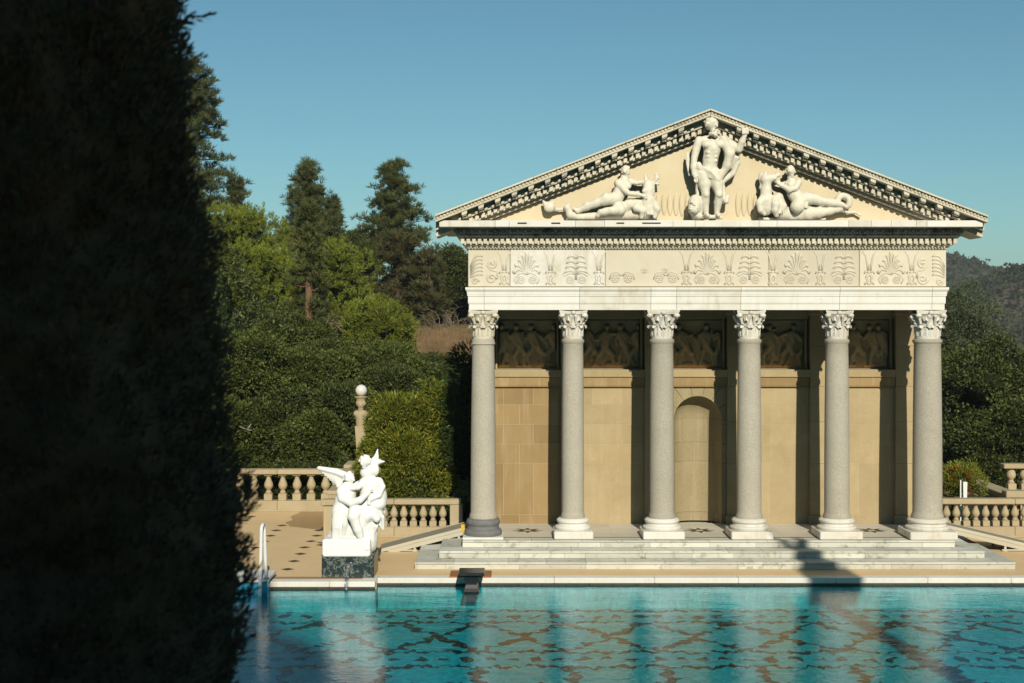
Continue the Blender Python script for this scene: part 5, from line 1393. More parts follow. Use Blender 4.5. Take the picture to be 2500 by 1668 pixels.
ramp('grey metal access ramp right of the temple, sloping down to the right', PX(2300, 36.1), PX(2570, 36.1), .70, .04, 36.15, 37.12, False)

# diving platform in the water
db = empty('starting_block', (PX(1150, 32), 32, 0), 'low black stone starting block standing in the pool by the edge', 'starting block')
dx0, dx1 = PX(1119, 31.75), PX(1182.6, 31.75); dcx = (dx0 + dx1)/2
MB().cbox(dx0, dx1, 31.72, 32.36, .205, .275, .012).build('top_slab', M['black'], db)
q = MB()
def ringr(w, y0, y1, z): return [(dcx - w, y0, z), (dcx + w, y0, z), (dcx + w, y1, z), (dcx - w, y1, z)]
lv = [(.17, 31.80, 32.30, .204), (.165, 31.82, 32.30, .15), (.135, 31.86, 32.30, .06), (.125, 31.88, 32.30, -.02), (.15, 31.86, 32.56, -.10), (.175, 31.82, 32.58, -.17), (.165, 31.90, 32.6, -.25), (.12, 32.2, 32.6, -.34)]
vs = []; 
for w, a, b_, z in lv: vs += ringr(w, a, b_, z)
fs = [(4*i+k, 4*(i+1)+k, 4*(i+1)+(k+1)%4, 4*i+(k+1)%4) for i in range(len(lv)-1) for k in range(4)] + [(0,1,2,3), tuple(4*(len(lv)-1)+k for k in (3,2,1,0))]
q.add(vs, fs).build('pedestal', M['black'], db)
for k, (a, b_) in enumerate(((1099, 1149), (1150, 1200))):
    o = MB().cbox(PX(a, 32.9), PX(b_, 32.9), 32.6, 33.32, .008, .04, .006).build('board', M['wood'])
    tag(o, ('left' if k == 0 else 'right') + ' reddish brown wooden board lying on the paving behind the black starting block', 'board', 'wooden boards on the deck')

# white slab step with blue face at the left end of the pool
bl = empty('pool_step', (-7, 32, 0), 'raised white marble slab with a bright blue painted face at the pool end', 'pool step')
xs1 = PX(650, 31.6)
MB().prism_xy([(-10.5, 31.6), (xs1 - .14, 31.6), (xs1, 31.72), (xs1, 32.09), (-10.5, 32.09)], FLOOR_Z + .01, .095).build('face', M['bluewall'], bl)
MB().prism_xy([(-10.5, 31.56), (xs1 - .13, 31.56), (xs1 + .035, 31.70), (xs1 + .035, 32.75), (-10.5, 32.75)], .097, .15).build('top_slab', M['marble_w'], bl)
for k in range(3): MB().cbox(-10.5, xs1 - .35, 31.56 - .28*(k+1), 31.595 - .28*k, FLOOR_Z + .01, -.13 - .14*k, .01).build('submerged_step', M['bluewall'], bl)
hr = empty('handrail', (PX(639, 31.5), 31.6, 0), 'white pool handrail standing in the water at the left end', 'handrail')
hx = PX(641, 31.5); q = MB(); path = []
for k in range(15):
    t_ = k/14; a = math.pi * t_
    path.append((hx - .012*math.cos(a), 31.54 - .13*math.cos(a) , PZ(1294, 31.6) + .13*math.sin(a)))
path = [(hx - .055, 31.36, FLOOR_Z + .02), (hx - .035, 31.39, WATER_Z + .2)] + path + [(hx + .03, 31.68, .62), (hx + .05, 31.70, .15)]
q.tube(path, .038, 10); q.build('tube', M['white'], hr, smooth=True)
MB().lathe([(.07, .152), (.07, .165), (.045, .175)], hx + .05, 31.70, 14).build('flange', M['chrome'], hr)

# ---------------------------------------------------------------- off to the side: upper terraces, a tall statue pier (its shadow falls on the steps)
tag(MB().box(-9.5, 6.2, -14, 3.6, -.5, 4.45).build('camera_terrace', M['bal']), kind='structure')
tag(MB().box(7.6, 16.5, -8, 14, -.49, 4.5).build('side_terrace', M['bal']), kind='structure')
cyy = 12.0; pzx = PX(1988, 34.0) + 22*.1352; pw = .56
tp = empty('statue_pier', (pzx, cyy, 4.5), 'tall stone pier beside the pool carrying a statue', 'pier')
z_top = .05 + (33.5 - cyy) * .5415
MB().lathe([(.34, 4.505), (.34, 4.7), (.24, 4.8), (.21, z_top - .75), (.30, z_top - .62)], pzx, cyy, 20).build('shaft', M['bal'], tp); MB().cbox(pzx - pw, pzx + pw, cyy - .5, cyy + .5, z_top - .62, z_top, .03).build('block', M['bal'], tp); MB().cbox(pzx - pw - .06, pzx + pw + .06, cyy - .56, cyy + .56, z_top + .002, z_top + .12, .03).build('cap', M['bal'], tp)
S = Sculpt([pzx - 1.0, cyy - .5, z_top + .05], [pzx + .8, cyy + .5, z_top + 2.2], .04)
S.ell((pzx, cyy, z_top + .25), (.48, .35, .4), .1); S.cap((pzx, cyy, z_top + .3), (pzx - .08, cyy, z_top + .85), .43, .36, .1); S.cap((pzx - .05, cyy, z_top + .95), (pzx - .05, cyy, z_top + 1.25), .30, .2, .1)
head(S, (pzx - .05, cyy, z_top + 1.5), .17, (0, 1), seed=31); S.path([(pzx - .2, cyy, z_top + 1.2), (pzx - .5, cyy, z_top + 1.45), (pzx - .8, cyy, z_top + 1.85)], [.12, .09, .06], .05)
tag(link_mesh('statue', S.mesh('statue'), M['statue']), 'draped marble figure raising an arm on the tall pier', 'statue')

# ================================================================== VEGETATION
def leaf_mesh(name, P, D, L, W, up=None, seed=0):
    """rhombic leaves at P along D (n,3), length L, width W (scalars or arrays)"""
    r = np.random.default_rng(seed); n = len(P)
    D = D / np.maximum(np.linalg.norm(D, axis=1, keepdims=True), 1e-6)
    A = r.normal(size=(n, 3)); S = np.cross(D, A); S /= np.maximum(np.linalg.norm(S, axis=1, keepdims=True), 1e-6)
    L = np.broadcast_to(np.asarray(L, float), (n,))[:, None]; W = np.broadcast_to(np.asarray(W, float), (n,))[:, None]
    B = np.cross(S, D)
    v0 = P; v1 = P + D*L*.45 + S*W*.5 + B*W*.12; v2 = P + D*L; v3 = P + D*L*.45 - S*W*.5 + B*W*.12
    V = np.stack([v0, v1, v2, v3], 1).reshape(-1, 3); Fa = np.arange(4*n).reshape(n, 4)
    return np_mesh(name, V, Fa, False)
def sph(n, r): v = r.normal(size=(n, 3)); return v / np.linalg.norm(v, axis=1, keepdims=True)
def crown_pts(lobes, nclump, nleaf, rc, r, front=.72, spread=1.0, zmin=None):
    """leaf positions and outward directions for a clumpy crown"""
    lob = np.array(lobes, float); area = (lob[:,3]*lob[:,5]); area /= area.sum()
    out_c = []; out_n = []
    while len(out_c) < nclump:
        i = r.choice(len(lob), p=area); c, rad = lob[i,:3], lob[i,3:]
        d = sph(1, r)[0]
        if d[1] > .25 and r.random() < front: d[1] = -d[1]
        if d[2] < -.55: continue
        p = c + d * rad * r.uniform(.78, 1.10)
        inside = False
        for j in range(len(lob)):
            if j != i and (((p - lob[j,:3]) / lob[j,3:])**2).sum() < .62: inside = True; break
        if inside: continue
        out_c.append(p); nn = d / rad; out_n.append(nn / np.linalg.norm(nn))
    C = np.array(out_c); N = np.array(out_n); sz = rc * r.uniform(.55, 1.25, nclump)
    per = np.maximum(3, (nleaf / nclump * (sz/rc)**2).astype(int)); idx = np.repeat(np.arange(nclump), per)
    d = sph(len(idx), r); d = d + N[idx] * .55; d /= np.linalg.norm(d, axis=1, keepdims=True)
    rr = r.uniform(.45, 1.0, len(idx))[:, None] ** .6
    P = C[idx] + d * rr * sz[idx][:, None] * np.array([1.1, 1.1, .8])
    return P, d + .5 * N[idx] + r.normal(size=d.shape) * .5 * spread, C, N
def core_mesh(name, lobes, f, seed):
    q = MB()
    for i, l in enumerate(lobes):
        b0 = len(q.v); q.ball(l[:3], (l[3]*f, l[4]*f, l[5]*f), 14, 9)
        rs = random.Random(seed + i)
        for k in range(b0, len(q.v)):
            x, y, z = q.v[k]; s = rs.uniform(.84, 1.08); q.v[k] = (l[0] + (x-l[0])*s, l[1] + (y-l[1])*s, l[2] + (z-l[2])*s)
    return q.mesh(name, True)
def trunk_mesh(h, r0, r1, seed, limbs=5, reach=1.0, start=.45, lean=0):
    rs = random.Random(seed); q = MB(); pts = []
    for k in range(8):
        t_ = k/7; pts.append((lean*t_ + .06*h*.1*math.sin(3*t_ + seed), .05*math.cos(4*t_ + seed), h*t_))
    q.tube(pts, [r0 + (r1-r0)*(k/7)**.8 for k in range(8)], 9)
    for i in range(limbs):
        t_ = start + (1-start)*(i + .3)/limbs; b = pts[min(7, int(t_*7))]; a = rs.uniform(0, 6.28); L = reach*rs.uniform(.6, 1.0)
        q.tube([(b[0], b[1], h*t_), (b[0] + .5*L*math.cos(a), b[1] + .5*L*math.sin(a), h*t_ + .22*L), (b[0] + L*math.cos(a), b[1] + L*math.sin(a), h*t_ + .5*L)], [r1*1.2, r1*.8, r1*.35], 6)
    return q.mesh('trunk', True)
def put_tree(name, loc, label, cat, group, crown, cmat, trunk, tmat, core=None):
    e = empty(name, loc, label, cat, group)
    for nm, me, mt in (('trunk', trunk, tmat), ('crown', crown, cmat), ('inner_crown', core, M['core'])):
        if me is None: continue
        o = bpy.data.objects.new(nm, me); COL.objects.link(o); o.parent = e
        if len(me.materials) == 0: me.materials.append(mt)
    return e
def base_of(px, Y): X = PX(px, Y); return X, float(terrain_z(X, Y))

# ---- broad-leaved oaks of the shrubby slope
OAKS = [ # px, top py, half width px, Y, mat, label
 (705, 765, 95, 66, 'lf_oak_y', 'oak in the uppermost row beneath the stone pines'),
 (585, 760, 75, 66, 'lf_grey', 'upper oak beneath the left stone pine'),
 (618, 822, 88, 55, 'lf_oak_y', 'tall dark oak behind the left balustrade, nearest the black cypress'),
 (752, 868, 100, 56, 'lf_oak_y', 'broad dark oak below the slender young pine'),
 (690, 962, 120, 50, 'lf_oak', 'low spreading oak just behind the left balustrade'),
 (905, 850, 112, 60, 'lf_oak_y', 'wide oak below the round bright green pine'),
 (1035, 878, 70, 62, 'lf_oak', 'oak below the dry grass slope, left of the temple'),
 (838, 950, 95, 51, 'lf_oak', 'dark oak directly behind the globe lamp'),
 (560, 985, 90, 49, 'lf_oak_y', 'oak crown partly hidden by the black cypress, above the balustrade'),
 (960, 905, 70, 55, 'lf_oak', 'small oak between the lamp and the leafy bay shrub'),
 (525, 800, 85, 60, 'lf_oak', 'oak at the very edge of the black cypress, in the upper row'),
 (800, 842, 70, 64, 'lf_oak', 'oak crown between the young pine and the round bright pine'),
 (655, 880, 80, 58, 'lf_oak', 'oak in the second row left of the young pine'),
 (1075, 905, 60, 52, 'lf_oak', 'oak just left of the dark laurel by the temple'),
 (770, 1010, 80, 47.5, 'lf_oak_y', 'low oak bough behind the balustrade, left of the globe lamp'),
 (2398, 838, 135, 51, 'lf_oak', 'large dark oak right of the temple'),
 (2325, 862, 70, 54, 'lf_oak', 'oak crown emerging behind the right temple column'),
 (2520, 858, 90, 56, 'lf_oak_y', 'oak cut off by the right edge of the picture'),
 (2440, 985, 105, 47.5, 'lf_oak', 'low oak above the far right balustrade')]
for i, (px, py, hw, Y, mt, lab) in enumerate(OAKS):
    r = np.random.default_rng(200 + i); X, z0 = base_of(px, Y); w = hw*Y/F; top = PZ(py, Y) - z0
    w *= 1.12; zlow = .05
    cz = (top + zlow)/2; rz = (top - zlow)/2
    lobes = [(0, 0, cz, w*.72, w*.62, rz*.86)]
    for k in range(8):
        a = r.uniform(0, 6.28); f = r.uniform(.35, .62); zz = r.uniform(-.6, .62)
        lobes.append((w*f*math.cos(a), -abs(w*.55*math.sin(a)) if r.random() < .7 else w*.4*math.sin(a), cz + rz*zz, w*r.uniform(.34, .5), w*r.uniform(.32, .46), rz*r.uniform(.26, .42)))
    lobes.append((w*r.uniform(-.2, .2), 0, top - rz*.32, w*.4, w*.4, rz*.34))
    area = w*rz
    ncl = int(90 + 17*area); P, D, C_, N_ = crown_pts(lobes, ncl, int(ncl*115), .40, r)
    me = leaf_mesh('crown', P, D, r.uniform(.09, .15, len(P)), r.uniform(.055, .085, len(P)), seed=i)
    put_tree('oak_tree', (X, Y, z0), lab, 'tree', 'oaks on the slope', me, M[mt], trunk_mesh(top*.6, .2, .09, i, 6, w*.5), M['bark'], core_mesh('inner_crown', lobes, .74, i))

# ---- tufted pines: needle tufts standing on the clumps
def tufts(C, N, r, per, L, W, upw=.5, spread=.75):
    idx = np.repeat(np.arange(len(C)), per); n = len(idx)
    ax_ = N[idx] * (1 - upw) + np.array([0, 0, 1.0]) * upw
    D = ax_ + sph(n, r) * spread
    return C[idx] + sph(n, r) * L * .10, D, L * r.uniform(.7, 1.15, n), W * r.uniform(.8, 1.2, n)
PINES = [ # px, top, half w, bottom, Y
 (588, 486, 158, 720, 84, 'wide bright green stone pine crown rising behind the black cypress'),
 (628, 574, 130, 830, 73, 'large rounded stone pine left of the slender young pine'),
 (815, 572, 108, 820, 74, 'large rounded stone pine right of the slender young pine'),
 (925, 722, 92, 880, 65, 'smaller rounded bright green pine beside the dry grass slope'),
 (712, 590, 90, 830, 78, 'stone pine crown half hidden behind the slender young pine')]
for i, (px, py, hw, pb, Y, lab) in enumerate(PINES):
    r = np.random.default_rng(300 + i); X, z0 = base_of(px, Y); w = hw*Y/F; top = PZ(py, Y) - z0; bot = PZ(pb, Y) - z0; rz = (top - bot)/2; cz = bot + rz*.75
    lobes = [(0, 0, cz, w*.80, w*.70, rz*.98)]
    for k in range(15):
        a = r.uniform(0, 6.28); f = r.uniform(.45, .80); lobes.append((w*f*math.cos(a), -abs(w*.6*math.sin(a)), cz + rz*r.uniform(-.5, .75), w*r.uniform(.18, .34), w*.30, rz*r.uniform(.16, .32)))
    lobes = [(a, b_, c_, d, e_, min(f, top - c_)) for a, b_, c_, d, e_, f in lobes]
    ncl = int(420 + 62*w*rz); P, D, C_, N_ = crown_pts(lobes, ncl, ncl*3, .1, r, .85)
    C_ = C_ + N_ * r.uniform(-.12, .22, ncl)[:, None]; idx = np.repeat(np.arange(ncl), 40); N2 = N_*.55 + np.array([0, 0, .6])
    t2 = r.uniform(0, 1, len(idx))[:, None]
    me = leaf_mesh('crown', C_[idx] + N2[idx]*.26*t2 + sph(len(idx), r)*.07, N2[idx]*.8 + sph(len(idx), r)*(.95 - .4*t2), r.uniform(.10, .19, len(idx)), .032, seed=50 + i)
    put_tree('stone_pine', (X, Y, z0), lab, 'tree', 'rounded bright pines', me, M['lf_pine'], trunk_mesh(max(bot + rz*.6, 1.5), .28, .14, 30 + i, 6, w*.5, .5), M['bark_r'], core_mesh('inner_crown', lobes, .76, 30 + i))

def conifer(name, px, py_top, py_bot, hw, Y, lab, mt, bark, seed, shape=1.0, dens=1.0, tl=.42, gap=0.0, group='tall conifers on the skyline', trunk_from=None, col=.0):
    """whorled branches with drooping foliage pads"""
    r = np.random.default_rng(seed); X, z0 = base_of(px, Y); top = PZ(py_top, Y) - z0; bot = PZ(py_bot, Y) - z0; w = hw*Y/F
    C = []; N = []; br = MB()
    nb = int((top - bot) / .42 * 8 * dens)
    for k in range(nb):
        t_ = (k + .5)/nb; z = top - (top - bot)*t_; a = r.uniform(0, 6.28)
        if r.random() < gap and t_ > .35: continue
        env = w * (min(1, .13 + 1.05*t_**shape)) * r.uniform(.62, 1.22) * (1 - .30*max(0, t_ - .82)/.18)
        nseg = max(2, int(env/.30)); dz = r.uniform(-.05, .22)
        for j in range(nseg):
            q = (j + .8)/nseg
            p = np.array([env*q*math.cos(a), env*q*math.sin(a)*.85, z + env*q*dz + r.uniform(-.1, .1)])
            for m_ in range(3):
                C.append(p + r.normal(size=3)*np.array([.17,.17,.11])); N.append(np.array([math.cos(a)*.7, math.sin(a)*.7, .6]))
        if r.random() < .35: br.tube([(0, 0, z - .1), (env*.5*math.cos(a), env*.42*math.sin(a), z - .1 + env*.5*dz), (env*math.cos(a)*.9, env*.8*math.sin(a), z + env*dz*.9)], [.05, .035, .012], 5)
    C = np.array(C); N = np.array(N)
    p2, d2, l2, w2 = tufts(C, N, r, 16, tl, .042, .4, .8)
    me = leaf_mesh('crown', p2, d2, l2, w2, seed=seed)
    br.tube([(0, 0, -.2), (.05, 0, top*.4), (0, .05, top*.75), (0, 0, top - .3)], [.26, .19, .11, .03], 8)
    return put_tree(name, (X, Y, z0), lab, 'tree', group, me, mt, br.mesh('trunk', True), bark)
conifer('conifer_tree', 752, 401, 620, 74, 96, 'pointed dark conifer on the skyline behind the stone pines', M['lf_con'], M['bark'], 401, .80, 1.25)
conifer('conifer_tree', 814, 490, 620, 28, 97, 'small narrow conifer on the skyline right of the pointed dark one', M['lf_con'], M['bark'], 402, .8, 1.0)
conifer('conifer_tree', 964, 400, 620, 84, 90, 'tallest conifer on the skyline, nearest the temple', M['lf_con'], M['bark'], 403, .70, 1.15, .42, .10)
conifer('conifer_tree', 970, 575, 800, 110, 88, 'dark rusty-needled pine under the tallest conifer', M['lf_red'], M['bark'], 404, .45, .9, .45, .25)
conifer('young_pine', 752, 508, 900, 52, 66, 'slender young pine with a bare reddish trunk in front of the stone pines', M['lf_con'], M['bark_r'], 405, .6, 1.0, .36, .28, 'young pines')
conifer('young_pine', 1050, 612, 810, 48, 86, 'narrow rusty pine close to the left edge of the temple', M['lf_red'], M['bark'], 406, .6, .8, .42, .25, 'young pines')
conifer('conifer_tree', 462, 150, 540, 98, 86, 'tall open pine mostly hidden behind the black cypress', M['lf_con'], M['bark'], 407, .50, .95, .45, .3)
conifer('conifer_tree', 575, 440, 540, 28, 87, 'leaning pine bough above the stone pines at the left', M['lf_con'], M['bark'], 408, .5, .9, .42)
BACK = [(880, 560, 70, 700, 104, 'distant bushy tree between the two tall conifers'), (1095, 606, 66, 800, 93, 'dark bushy tree right behind the left end of the temple'), (1010, 640, 60, 790, 98, 'dark tree behind the rusty pine'), (1150, 640, 60, 800, 97, 'dark tree peeping out behind the temple frieze')]
for i, (px, py, hw, pb, Y, lab) in enumerate(BACK):
    r = np.random.default_rng(500 + i); X, z0 = base_of(px, Y); w = hw*Y/F; top = PZ(py, Y) - z0; bot = max(.5, PZ(pb, Y) - z0); rz = (top-bot)/2; cz = bot + rz
    lobes = [(0, 0, cz, w*.7, w*.6, rz*.85)] + [(w*r.uniform(-.6, .6), -w*r.uniform(0, .5), cz + rz*r.uniform(-.5, .6), w*.4, w*.4, rz*.34) for _ in range(6)]
    ncl = int(160 + 12*w*rz); P, D, C_, N_ = crown_pts(lobes, ncl, ncl*60, .42, r)
    put_tree('bushy_tree', (X, Y, z0), lab, 'tree', 'background trees', leaf_mesh('crown', P, D, r.uniform(.14, .22, len(P)), r.uniform(.07, .10, len(P)), seed=70 + i), M['lf_oak'], trunk_mesh(cz, .25, .1, 60 + i, 4, w*.4), M['bark'], core_mesh('inner_crown', lobes, .8, i))

r = np.random.default_rng(560); lobes = []
for k in range(46):
    Yk = r.uniform(100, 116); pxk = 380 + 18*k; lobes.append((PX(pxk, Yk), Yk, PZ(r.uniform(690, 760), Yk) - 1.2, r.uniform(1.6, 2.6), 1.6, r.uniform(1.8, 3.2)))
P, D, C_, N_ = crown_pts(lobes, 900, 50000, .6, r, .9)
wo = link_mesh('woodland', leaf_mesh('woodland', P, D, r.uniform(.2, .34, len(P)), r.uniform(.12, .18, len(P)), seed=561), M['lf_oak']); tag(wo, 'far belt of dark woodland closing the view behind the pines', 'woodland', kind='stuff')
wc = link_mesh('undergrowth', core_mesh('undergrowth', [(a, b_, c_ - 1.5, d*1.1, e_, f_*1.3) for a, b_, c_, d, e_, f_ in lobes], .9, 3), M['core'], wo); wc['kind'] = 'stuff'

lobes = []
for k in range(70):
    Yk = r.uniform(53, 84); pxk = r.uniform(-250, 560); X = PX(pxk, Yk); zt = float(terrain_z(X, Yk)); hh = r.uniform(2.0, 4.2); lobes.append((X, Yk, zt + hh*.5, r.uniform(1.5, 2.8), 1.6, hh))
P, D, C_, N_ = crown_pts(lobes, 1500, 75000, .6, r, .85)
ws = link_mesh('slope_woodland', leaf_mesh('slope_woodland', P, D, r.uniform(.14, .26, len(P)), r.uniform(.08, .13, len(P)), seed=571), M['lf_oak']); tag(ws, 'dense scrub covering the slope hidden behind the black cypress', 'scrub', kind='stuff')
wc = link_mesh('undergrowth', core_mesh('undergrowth', lobes, .55, 5), M['core'], ws); wc['kind'] = 'stuff'

# ---- grey-green dome tree on the right
r = np.random.default_rng(610); Y = 64; px = 2345; X = PX(px, Y); z0 = float(terrain_z(X, Y)); w = 120*Y/F; top = PZ(694, Y) - z0; cz = top*.52
lobes = [(0, 0, cz, w*.85, w*.7, top*.44)] + [(w*r.uniform(-.55, .75), -w*r.uniform(0, .5), cz + top*r.uniform(-.2, .26), w*.4, w*.4, top*.15) for _ in range(8)]
lobes = [(a, b_, c_, d, e_, min(f, top - c_)) for a, b_, c_, d, e_, f in lobes]
P, D, C_, N_ = crown_pts(lobes, 620, 52000, .36, r)
put_tree('olive_tree', (X, Y, z0), 'rounded grey-green tree behind the right end of the temple', 'tree', None, leaf_mesh('crown', P, D, r.uniform(.10, .16, len(P)), r.uniform(.045, .065, len(P)), seed=90), M['lf_grey'], trunk_mesh(cz, .3, .12, 91, 6, w*.5), M['bark'], core_mesh('inner_crown', lobes, .82, 92))

# ---- bay shrub with long leaves beside the lamp, and the dark laurel against the temple
def laurel(name, px, py, hw, pb, Y, lab, mt, seed, n, L, ry=.7, custom=None):
    r = np.random.default_rng(seed); X = PX(px, Y); z0 = 0.0 - .4; w = hw*Y/F; top = PZ(py, Y) - z0; bot = max(.1, PZ(pb, Y) - z0); rz = (top-bot)/2; cz = bot + rz
    lobes = [(0, 0, cz, w*.78, w*ry, rz*.85)] + [(w*r.uniform(-.62, .62), -w*r.uniform(0, .45), cz + rz*r.uniform(-.6, .66), w*r.uniform(.3, .42), w*.36, rz*r.uniform(.24, .36)) for _ in range(11)]
    lobes = [(a, b_, c_, d, e_, min(f, top - c_ + .05)) for a, b_, c_, d, e_, f in lobes]
    if custom: lobes = [(PX(a, Y) - X, -d*.5, PZ(b_, Y) - z0, w_*Y/F, w_*Y/F*.8, h_*Y/F) for a, b_, w_, h_, d in custom]
    ncl = n // 60; P, D, C_, N_ = crown_pts(lobes, ncl, n, .30, r, .8)
    D = D + np.array([0, 0, .35])
    return put_tree(name, (X, Y, z0), lab, 'shrub', None, leaf_mesh('crown', P, D, r.uniform(L*.7, L*1.25, len(P)), r.uniform(L*.18, L*.28, len(P)), seed=seed), M[mt], trunk_mesh(cz, .06, .03, seed, 6, w*.5, .2), M['bark'], core_mesh('inner_crown', lobes, .78, seed))
laurel('bay_shrub', 1016, 936, 104, 1235, 41.6, 'glossy yellow-green bay shrub with long leaves between the lamp and the temple', 'lf_bay', 701, 23000, .15, .7, [(968, 1022, 48, 48, .2), (1076, 1000, 42, 64, .1), (1026, 1004, 36, 34, .0), (1092, 1090, 32, 66, .3), (950, 1085, 32, 44, .5), (925, 1140, 26, 40, .6), (985, 1110, 56, 60, .8), (1045, 1140, 60, 62, .7), (1005, 1180, 86, 44, .9), (1010, 1080, 74, 88, -.4), (1098, 1170, 28, 50, .5), (1052, 952, 16, 24, .1), (938, 985, 15, 20, .3)])
laurel('bay_shrub', 915, 1075, 34, 1240, 42.0, 'small long-leaved shrub at the foot of the globe lamp', 'lf_bay', 702, 4200, .14)
laurel('laurel_tree', 1148, 822, 60, 1250, 41.0, 'dark laurel in the shade against the left side of the temple', 'lf_dark', 703, 15000, .15, .9)
laurel('berry_shrub', 2338, 1128, 50, 1222, 40.2, 'small shrub with red berries behind the right balustrade', 'lf_bay', 704, 3200, .10)
be = [o for o in COL.objects if o.name.startswith('berry_shrub')][0]
r = np.random.default_rng(5); q = MB()
for k in range(16):
    cx, cz = r.uniform(-.45, .45), PZ(r.uniform(1140, 1200), 40.2) + .4
    for j in range(9): q.ball((cx + r.uniform(-.06, .06), -.38 + r.uniform(-.1, .1), cz + r.uniform(-.05, .05)), .017, 6, 4)
o = link_mesh('berry_cluster', q.mesh('berry_cluster', True), M['berry']); o.parent = be; o['kind'] = 'stuff'

# ---- low hedge mass filling the gap behind the balustrades
def hedge(lab, x0, x1, Y, top, seed, n):
    r = np.random.default_rng(seed); m = int((x1-x0)/.9); lobes = [(x0 + (x1-x0)*(k+.5)/m - (x0+x1)/2, r.uniform(-.2, .2), top*.45, .75, .6, top*r.uniform(.42, .56)) for k in range(m)]
    P, D, C_, N_ = crown_pts(lobes, n//40, n, .2, r, .85)
    put_tree('hedge', ((x0+x1)/2, Y, -.5), lab, 'shrub', None, leaf_mesh('crown', P, D, r.uniform(.06, .10, len(P)), r.uniform(.035, .055, len(P)), seed=seed), M['lf_oak'], None, None, core_mesh('inner_crown', lobes, .85, seed))
hedge('dense low shrubs seen through the tall left balusters', -13, -3.6, 44.6, 2.0, 801, 24000)
hedge('dense low shrubs seen through the low balustrade left of the temple', -3.2, -.9, 40.2, 1.5, 802, 8000)
hedge('dark low shrubs behind the right balustrade', 11.4, 13.2, 40.6, 1.25, 803, 6000)

# ---- dry grass slope and bare branches
gx0, gx1 = PX(985, 75), PX(1190, 75)
u = np.linspace(-7.5, 0.5, 24); v_ = np.linspace(61, 81, 34); U, Vv = np.meshgrid(u, v_, indexing='ij'); Z = np.maximum(terrain_z(U, Vv) + .04, PZ(884, 61) + (PZ(831, 78) - PZ(884, 61)) * np.clip((Vv - 61)/17, 0, 1)) + .05*hash_noise(U, Vv, 1.2, 9)
J = np.arange(U.size).reshape(U.shape); qd = np.stack([J[:-1,:-1], J[1:,:-1], J[1:,1:], J[:-1,1:]], -1).reshape(-1, 4)
fo = tag(link_mesh('field', np_mesh('field', np.stack([U, Vv, Z], -1).reshape(-1, 3), qd, True), M['fieldm']), kind='structure')
r = np.random.default_rng(77); n = 22000
pu = r.uniform(-7.4, .4, n); pv = r.uniform(61.2, 80.5, n); pzz = np.maximum(terrain_z(pu, pv) + .04, PZ(884, 61) + (PZ(831, 78) - PZ(884, 61)) * np.clip((pv - 61)/17, 0, 1))
go = link_mesh('dry_grass', leaf_mesh('dry_grass', np.stack([pu, pv, pzz], -1), np.stack([r.normal(0, .25, n), r.normal(0, .25, n), np.ones(n)], -1), r.uniform(.25, .5, n), .022, seed=3), M['dry']); tag(go, 'tall dry brown grass on the open slope', 'grass', kind='stuff')
def twigs(lab, px, py, Y, w, h, seed, n=46):
    rs = random.Random(seed); X = PX(px, Y); z = PZ(py, Y); q = MB()
    for k in range(n):
        a = rs.uniform(-1, 1); x0, z0_ = X + rs.uniform(-.3, .3)*w, z - h*.5
        p = [Vector((x0, Y + rs.uniform(-.5, .5), z0_ + rs.uniform(0, .3)*h))]; d = Vector((a, rs.uniform(-.4, .4), rs.uniform(.5, 1.2))).normalized(); L = h*rs.uniform(.5, 1.0)
        for j in range(5): d = (d + Vector((rs.uniform(-.5, .5), rs.uniform(-.3, .3), rs.uniform(-.55, .15)))).normalized(); p.append(p[-1] + d*L/5)
        q.tube(p, [.035, .028, .02, .015, .01, .006], 4, False)
        for j in range(3):
            b_ = p[2 + j]; e_ = b_ + Vector((rs.uniform(-.5, .5), rs.uniform(-.3, .3), rs.uniform(-.3, .5)))*h*.22; q.tube([b_, (b_ + e_)/2 + Vector((0, 0, .04)), e_], [.014, .010, .005], 4, False)
    tag(q.build('dead_shrub', M['twig'], None, smooth=True), lab, 'shrub')
twigs('tangle of bare grey branches between the dry slope and the temple', 1085, 785, 82, 3.0, 2.3, 4, 60)
twigs('bare branches under the left stone pine', 690, 800, 70, 2.4, 1.6, 5, 30)
twigs('bare straggly branches under the right stone pine', 830, 780, 72, 2.2, 1.2, 6, 26)
q = MB(); X = PX(1056, 77); z = PZ(829, 77); q.lathe([(.06, z - .5), (.06, z + .02), (.13, z + .03), (.13, z + .14), (.05, z + .16)], X, 77, 12); tag(q.build('vent_pipe', M['white'], None, auto=True), 'small white capped pipe standing in the dry grass', 'pipe')
q = MB(); X = PX(620, 47.5); z = PZ(1040, 47.5)
q.tube([(X + .02, 46.1, z - .03), (X + .10, 46.05, z + .08), (X + .17, 46.0, z + .18)], [.018, .014, .006], 5); q.tube([(X + .02, 46.1, z), (X - .12, 46.0, z + .07), (X - .22, 46.0, z + .12)], [.014, .010, .004], 5); q.tube([(X + .02, 46.1, z), (X + .14, 46.0, z - .015), (X + .22, 46.0, z - .02)], [.012, .010, .004], 5)
tag(q.build('bare_twig', M['ramp_f'], None, smooth=True), 'pale forked bare twig sticking out of the oak leaves', 'twig')

